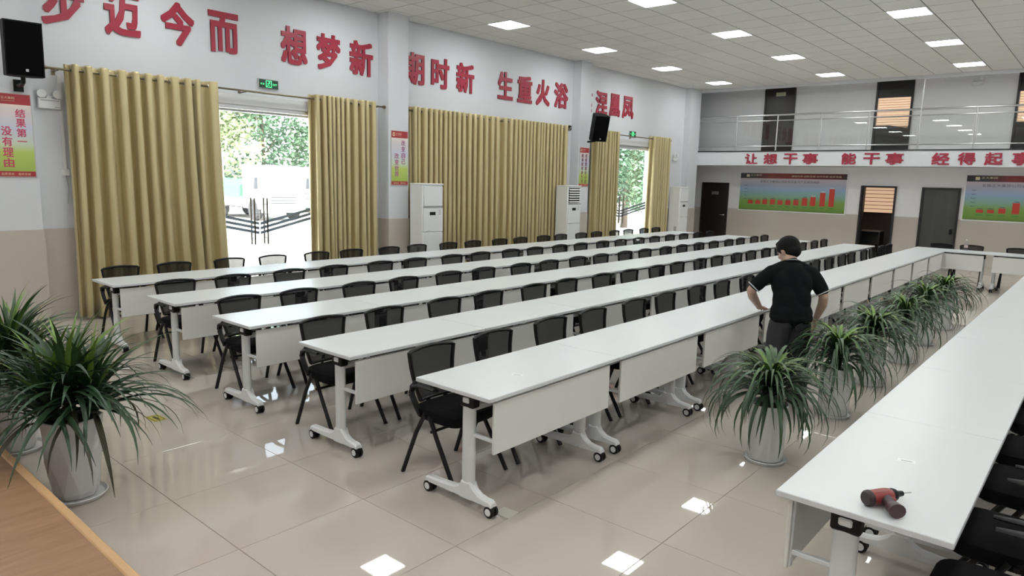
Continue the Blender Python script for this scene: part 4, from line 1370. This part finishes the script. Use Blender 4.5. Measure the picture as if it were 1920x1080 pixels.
MB().tube([p + Vector((-0.004, 0, 0.014)) for p in cpts], 0.0035, 6).build('collar_piping', mat('white_piping', (0.55, 0.55, 0.57), 0.7), sh)
MB().tube([p * 1.0 + Vector((0.0, 0.012, -0.012)) for p in cpts[1:7]], 0.010, 6).build('collar_trim', mat('red_trim', (0.25, 0.012, 0.015), 0.7), sh)
for S_, E_, s in ((SH_L, EL_L, 1), (SH_R, EL_R, -1)):
    c = S_.lerp(E_, 0.72) + Vector((-0.005, s * 0.012, 0))
    ax = (E_ - S_).normalized()
    u = ax.cross(Vector((1, 0, 0))).normalized()
    w_ = ax.cross(u)
    MB().tube([c + u * 0.062 * math.cos(a) + w_ * 0.062 * math.sin(a) + ax * 0.022 for a in [2 * PI * q / 18 for q in range(19)]], 0.005, 6).build('sleeve_piping', MATS['white_piping'], sh)
def trousers(m):
    limb(m, [(-0.005, 0, 0.78), (-0.003, 0, 0.84)], [0.112, 0.110], 18)
    for s in (-1, 1):
        m.ball((-0.01, s * 0.060, 0.765), (0.122, 0.104, 0.11), 16, 10)
        limb(m, [(0.0, s * 0.078, 0.73), (0.018, s * 0.092, 0.62), (0.022, s * 0.10, 0.43), (0.0, s * 0.105, 0.26), (-0.015, s * 0.11, 0.075)], [0.104, 0.098, 0.088, 0.082, 0.076], 16)
tr = fused('trousers', trousers, 0.008, M_TROUSER, man, 5)
tr['label'] = 'charcoal grey trousers'
for s in (-1, 1):
    shm = MB().ball((0.05, s * 0.118, 0.045), (0.135, 0.050, 0.045), 16, 10).box(-0.085, s * 0.118 - 0.042, 0.0, 0.185, s * 0.118 + 0.042, 0.02, 0.008)
    shm.build('shoe', M_SHOE, man)
def hair(m):
    m.ball(hp(-0.020, 0, 0.038), (0.108, 0.094, 0.096), 20, 14, HR)
    m.ball(hp(-0.050, 0, -0.012), (0.072, 0.080, 0.074), 16, 12, HR)
    m.ball(hp(0.038, 0, 0.085), (0.048, 0.062, 0.030), 14, 10, HR)
    for s in (-1, 1):
        m.ball(hp(-0.038, s * 0.055, 0.0), (0.040, 0.026, 0.055), 12, 8, HR)
fused('hair', hair, 0.006, M_HAIR, man, 3)

# ------------------------------------------------------------------ things on the tables and floor
t = thing('cordless_drill', 'red and black cordless drill lying on the near right table', 'drill', (2.85, 0.56, 0.7505), math.radians(-32))
M_DRED = mat('drill_red', (0.30, 0.05, 0.045), 0.3, noise=0.15, nscale=20)
M_DDARK = mat('drill_rubber', (0.045, 0.028, 0.032), 0.5)
# lies on its side: barrel along local x, grip towards local -y
bdm = MB().lathe([(0.0, -0.062), (0.022, -0.062), (0.028, -0.056), (0.030, -0.02), (0.030, 0.03), (0.027, 0.048), (0.022, 0.058), (0.0, 0.058)], 18, (0, 0, 0.031), 'x')
bdm.build('motor_housing', M_DRED, t)
MB().lathe([(0.0, -0.068), (0.024, -0.067), (0.0305, -0.058), (0.0312, -0.045), (0.0305, -0.044)], 18, (0, 0, 0.031), 'x').build('rear_cap', M_DDARK, t)
MB().lathe([(0.023, 0.055), (0.026, 0.064), (0.022, 0.076), (0.014, 0.085), (0.011, 0.105), (0.010, 0.112), (0.0, 0.113)], 16, (0, 0, 0.031), 'x').build('chuck', M_BLACK, t)
MB().tube([(0.11, 0, 0.031), (0.125, 0, 0.031), (0.155, 0, 0.030)], [0.005, 0.0032, 0.003], 8).build('drill_bit', M_STEEL, t)
MB().tube([(0.015, -0.015, 0.030), (-0.005, -0.055, 0.029), (-0.020, -0.085, 0.029)], [0.023, 0.020, 0.021], 12, flat=0.85).build('grip', M_DDARK, t)
MB().tube([(-0.018, -0.080, 0.030), (-0.032, -0.118, 0.031)], [0.027, 0.031], 14, flat=0.9).build('battery', mat('battery_plum', (0.07, 0.035, 0.045), 0.35), t)
MB().box(0.024, -0.048, 0.02, 0.038, -0.022, 0.040, 0.004).build('trigger', M_DRED, t)
for lab, (x, y, a) in (('tiny white sticker on the near right table beyond the drill', (3.41, 0.577, 0.2)), ('tiny white sticker on the near table of the leaning man\'s row', (3.21, 2.70, 0.5))):
    s = thing('table_sticker', lab, 'sticker', (x, y, 0.7502), a)
    MB().box(-0.022, -0.035, 0, 0.022, 0.035, 0.0006).build('paper', M_WHITE, s, smooth=False)
    MB().box(-0.006, -0.022, 0.0006, 0.006, 0.022, 0.0009).build('print_line', M_GREY, s, smooth=False)
t = thing('water_bottle', 'clear plastic water bottle on the far cross table', 'bottle', (XC + 0.40, 2.20, 0.75))
M_PET = glass_mat('clear_plastic', (0.88, 0.90, 0.92), 0.16)
MB().lathe([(0.0, 0.0), (0.030, 0.002), (0.034, 0.012), (0.032, 0.05), (0.034, 0.09), (0.032, 0.13), (0.033, 0.155), (0.022, 0.19), (0.013, 0.205), (0.013, 0.215)], 18).build('bottle_body', M_PET, t)
MB().lathe([(0.033, 0.065), (0.0348, 0.066), (0.0348, 0.115), (0.033, 0.116)], 18).build('bottle_label', mat('bottle_label', (0.55, 0.42, 0.40), 0.4), t)
MB().lathe([(0.0155, 0.208), (0.0155, 0.228), (0.0, 0.229)], 14).build('cap', M_WHITE, t)
t = thing('floor_sticker', 'yellow caution sticker stuck on the floor tiles near the plants', 'sticker', (2.195, 5.60, 0.0004), 0.05)
MB().box(-0.05, -0.085, 0, 0.05, 0.085, 0.0008).build('backing', mat('sticker_yellow', (0.42, 0.36, 0.05), 0.5), t, smooth=False)
fr = MB()
for a in ((-0.04, -0.075, 0.04, -0.068), (-0.04, 0.068, 0.04, 0.075), (-0.04, -0.068, -0.034, 0.068), (0.034, -0.068, 0.04, 0.068), (-0.012, -0.05, 0.012, 0.05)):
    fr.box(a[0], a[1], 0.0008, a[2], a[3], 0.0012)
fr.build('print', mat('sticker_ink', (0.05, 0.045, 0.01), 0.6), t, smooth=False)

t = thing('floor_tape', 'pale square of tape on the floor beside the nearest table wheel', 'tape', (2.93, 2.52, 0.0004), 0.1)
MB().box(-0.05, -0.055, 0, 0.05, 0.055, 0.0006).build('tape_film', mat('pale_tape', (0.60, 0.57, 0.50), 0.35), t, smooth=False)
MB().box(0.042, -0.055, 0.0006, 0.05, 0.055, 0.001).build('folded_edge', mat('tape_edge', (0.66, 0.63, 0.56), 0.35), t, smooth=False)

# ------------------------------------------------------------------ outdoors
M_GROUND = mat('pale_concrete', (0.62, 0.60, 0.56), 0.9, noise=0.08, nscale=0.6)
gr = struct(MB().box(-30, YL + 0.28, -0.50, 90, 110, -0.20).build('yard_ground', M_GROUND, smooth=False))
M_TREE = [mat('tree_leaf_a', (0.20, 0.30, 0.14), 0.6, noise=0.4, nscale=2), mat('tree_leaf_b', (0.28, 0.34, 0.18), 0.6, noise=0.4, nscale=2), mat('tree_leaf_c', (0.09, 0.17, 0.10), 0.6, noise=0.4, nscale=2)]
M_BARK = mat('tree_bark', (0.12, 0.09, 0.07), 0.9, noise=0.3, nscale=4)
def tree(x, y, h, rad, mi, label, n=2600, leaf=0.22, low=0.25):
    rnd = random.Random(int(x * 31 + y * 17))
    t = thing('tree', label, 'tree', (x, y, -0.20), 0, 'trees outside the entrances')
    tk = MB().tube([(0, 0, 0), (0.08, 0.03, h * 0.3), (0.0, 0.1, h * 0.62)], [0.17, 0.13, 0.07], 8)
    for q in range(5):
        a = q * 1.3
        tk.tube([(0.03, 0.05, h * (0.28 + 0.06 * q)), (rad * 0.35 * math.cos(a), rad * 0.35 * math.sin(a), h * (0.45 + 0.07 * q)), (rad * 0.6 * math.cos(a), rad * 0.6 * math.sin(a), h * (0.52 + 0.08 * q))], [0.06, 0.04, 0.02], 6)
    tk.build('trunk', M_BARK, t)
    cl = [(rnd.uniform(-0.75, 0.75) * rad, rnd.uniform(-0.75, 0.75) * rad, h * rnd.uniform(low + 0.1, 0.88), rad * rnd.uniform(0.30, 0.5)) for _ in range(20)]
    vs, fs = [], []
    for q in range(n):
        cx, cy, cz, cr = rnd.choice(cl)
        d = Vector((rnd.gauss(0, 1), rnd.gauss(0, 1), rnd.gauss(0, 1))).normalized()
        p = Vector((cx, cy, cz)) + d * cr * rnd.uniform(0.55, 1.0)
        a = Vector((rnd.gauss(0, 1), rnd.gauss(0, 1), rnd.gauss(0, 0.6))).normalized()
        b = a.cross(d)
        if b.length < 1e-3:
            continue
        b.normalize()
        l = leaf * rnd.uniform(0.7, 1.3)
        o = len(vs)
        vs += [p - a * l, p + b * l * 0.45, p + a * l, p - b * l * 0.45]
        fs.append((o, o + 1, o + 2, o + 3))
    f = MB().add(vs, fs).build('foliage', M_TREE[mi], t, smooth=False)
    f['kind'] = 'stuff'
TREES = [(14.5, 46.0, 11, 4.2, 1, 'pale green tree at the left of the near entrance view'), (18.8, 48.0, 12, 4.4, 0, 'light green tree behind the white truck'), (23.5, 49.0, 11, 4.4, 1, 'tall pale tree behind the white truck, right of centre'), (28.5, 50.0, 12, 4.6, 2, 'tree with greyish leaves at the right of the near entrance view'), (21.5, 60.0, 16, 6.0, 0, 'big distant tree rising behind the others in the near entrance view'), (10.5, 56.0, 13, 5.0, 0, 'distant tree beyond the left edge of the near entrance view'),
         (24.8, 16.2, 6.5, 2.2, 2, 'dense dark green tree close outside the far entrance'), (28.5, 17.6, 7.0, 2.4, 2, 'dense green tree at the right of the far entrance view'), (32.5, 21.5, 8.0, 3.0, 0, 'bright green tree behind the dense ones at the far entrance')]
for k, (x, y, h, rad, mi, lab) in enumerate(TREES):
    near = y < 25
    tree(x, y, h, rad, mi, lab, 6500 if near else 7000, 0.11 if near else 0.20, 0.10 if near else 0.05)

M_TRUCK = mat('truck_white', (0.80, 0.80, 0.79), 0.3)
M_TGLASS = mat('truck_window', (0.16, 0.20, 0.28), 0.1)
M_TYRE = mat('tyre', (0.03, 0.03, 0.035), 0.8)
M_CHASS = mat('chassis', (0.05, 0.055, 0.065), 0.6)
def truck(loc, rz, label, bed_mat, plate):
    """cab front at local +x"""
    t = thing('truck', label, 'truck', loc, rz)
    cab = MB().prism([(-0.9, 0.55), (0.80, 0.55), (0.92, 0.75), (0.92, 1.25), (0.62, 2.35), (0.45, 2.50), (-0.85, 2.52), (-0.9, 2.4)], -1.05, 1.05, 'y').build('cab', M_TRUCK, t, smooth=False)
    MB().add([(0.905, -0.9, 1.32), (0.905, 0.9, 1.32), (0.665, 0.85, 2.22), (0.665, -0.85, 2.22), (0.92, -0.9, 1.32), (0.92, 0.9, 1.32), (0.68, 0.85, 2.22), (0.68, -0.85, 2.22)], [(4, 5, 6, 7), (0, 3, 2, 1), (0, 1, 5, 4), (2, 3, 7, 6), (1, 2, 6, 5), (0, 4, 7, 3)]).build('windscreen', mat('truck_windscreen', (0.55, 0.60, 0.64), 0.1), cab, smooth=False)
    for s in (-1, 1):
        MB().prism([(-0.35, 1.42), (0.55, 1.42), (0.40, 2.15), (-0.35, 2.2)], s * 1.05 - 0.012, s * 1.05 + 0.012, 'y').build('side_window', M_TGLASS, cab, smooth=False)
        MB().tube([(0.72, s * 1.02, 2.05), (0.85, s * 1.25, 2.0), (0.85, s * 1.27, 1.55)], 0.02, 6).box(0.80, s * 1.27 - 0.09, 1.45, 0.86, s * 1.27 + 0.09, 1.95, 0.02).build('mirror', M_CHASS, cab)
        MB().box(0.91, s * 0.78 - 0.16, 0.72, 0.95, s * 0.78 + 0.16, 0.92, 0.02).build('headlight', M_GREY, cab)
    for q in range(3):
        MB().box(0.915, -0.62, 0.78 + 0.13 * q, 0.94, 0.62, 0.83 + 0.13 * q).build('grille_bar', M_CHASS, cab, smooth=False)
    MB().box(0.80, -1.05, 0.38, 1.0, 1.05, 0.62, 0.03).build('bumper', M_TRUCK, t)
    MB().box(-5.4, -0.42, 0.48, 0.5, 0.42, 0.72).build('chassis', M_CHASS, t, smooth=False)
    bed = MB().box(-5.5, -1.12, 0.60, -1.0, 1.12, 1.05).build('cargo_bed', M_TRUCK if plate else bed_mat, t, smooth=False)
    nx = 12
    vs, fs = [], []
    rnd = random.Random(3)
    prof = [(-1.14, 1.0), (-1.13, 1.6), (-0.7, 1.75), (0, 1.82), (0.7, 1.75), (1.13, 1.6), (1.14, 1.0)]
    for q in range(nx + 1):
        for yy, zz in prof:
            vs.append((-5.52 + 4.5 * q / nx, yy, zz + (rnd.uniform(-0.06, 0.06) if zz > 1.1 else rnd.uniform(-0.04, 0.04))))
    for q in range(nx):
        for j in range(6):
            a = q * 7 + j
            fs.append((a, a + 1, a + 8, a + 7))
    fs += [tuple(range(7)), tuple(range(nx * 7, nx * 7 + 7))[::-1]]
    MB().add(vs, fs).build('tarpaulin', bed_mat, t)
    if plate:
        for s in (-1, 1):
            me = text_mesh('苏M·JK72', 1.1, 0.32, 0, 0.0, 'bed_lettering')
            me.materials.append(M_CHASS)
            link('bed_lettering', me, bed, (-2.6, -1.125, 0.64) if s < 0 else (-1.5, 1.125, 0.64), (0, 0, 0 if s < 0 else PI))
    for wx in (0.05, -3.4, -4.5):
        for s in (-1, 1):
            w_ = MB().lathe([(0.22, -0.14), (0.46, -0.14), (0.50, -0.08), (0.50, 0.08), (0.46, 0.14), (0.22, 0.14)], 24, (wx, s * 0.92, 0.50), 'y').build('tyre', M_TYRE, t)
            MB().lathe([(0.0, -0.10), (0.10, -0.12), (0.26, -0.10), (0.28, 0.0), (0.26, 0.10), (0.10, 0.12), (0.0, 0.10)], 16, (wx, s * 0.92, 0.50), 'y').build('wheel_rim', M_GREY, w_)
        for s in (-1, 1):
            MB().tube([(wx + 0.60 * math.cos(a), s * 0.98, 0.52 + 0.60 * math.sin(a)) for a in [PI * q / 10 for q in range(11)]], 0.07, 6).build('wheel_arch', M_CHASS, t)
truck((17.35, 29.6, -0.20), -PI / 2 - 0.05, 'white truck with green tarpaulin parked outside the near entrance', mat('green_tarp', (0.06, 0.36, 0.10), 0.6), True)
truck((22.8, 34.6, -0.20), -PI / 2 - 0.6, 'white truck with brown load bed, partly hidden behind the curtain', mat('brown_bed', (0.28, 0.18, 0.12), 0.6), False)
# low wall and buildings at the far side of the yard
bl = thing('yard_building', 'low pale building behind the parked trucks', 'building', (9.5, 36.5, -0.20))
MB().box(-4, 0, 0, 9, 2, 3.0).build('wall', mat('far_render', (0.6, 0.6, 0.62), 0.8), bl, smooth=False)
MB().box(-4.2, -0.2, 3.0, 9.2, 2.2, 3.2).build('roof', mat('far_roof', (0.30, 0.34, 0.42), 0.7), bl, smooth=False)
for q in range(5):
    MB().box(-3 + 2.4 * q, -0.03, 1.0, -1.8 + 2.4 * q, 0.0, 2.2).build('window', M_TGLASS, bl, smooth=False)
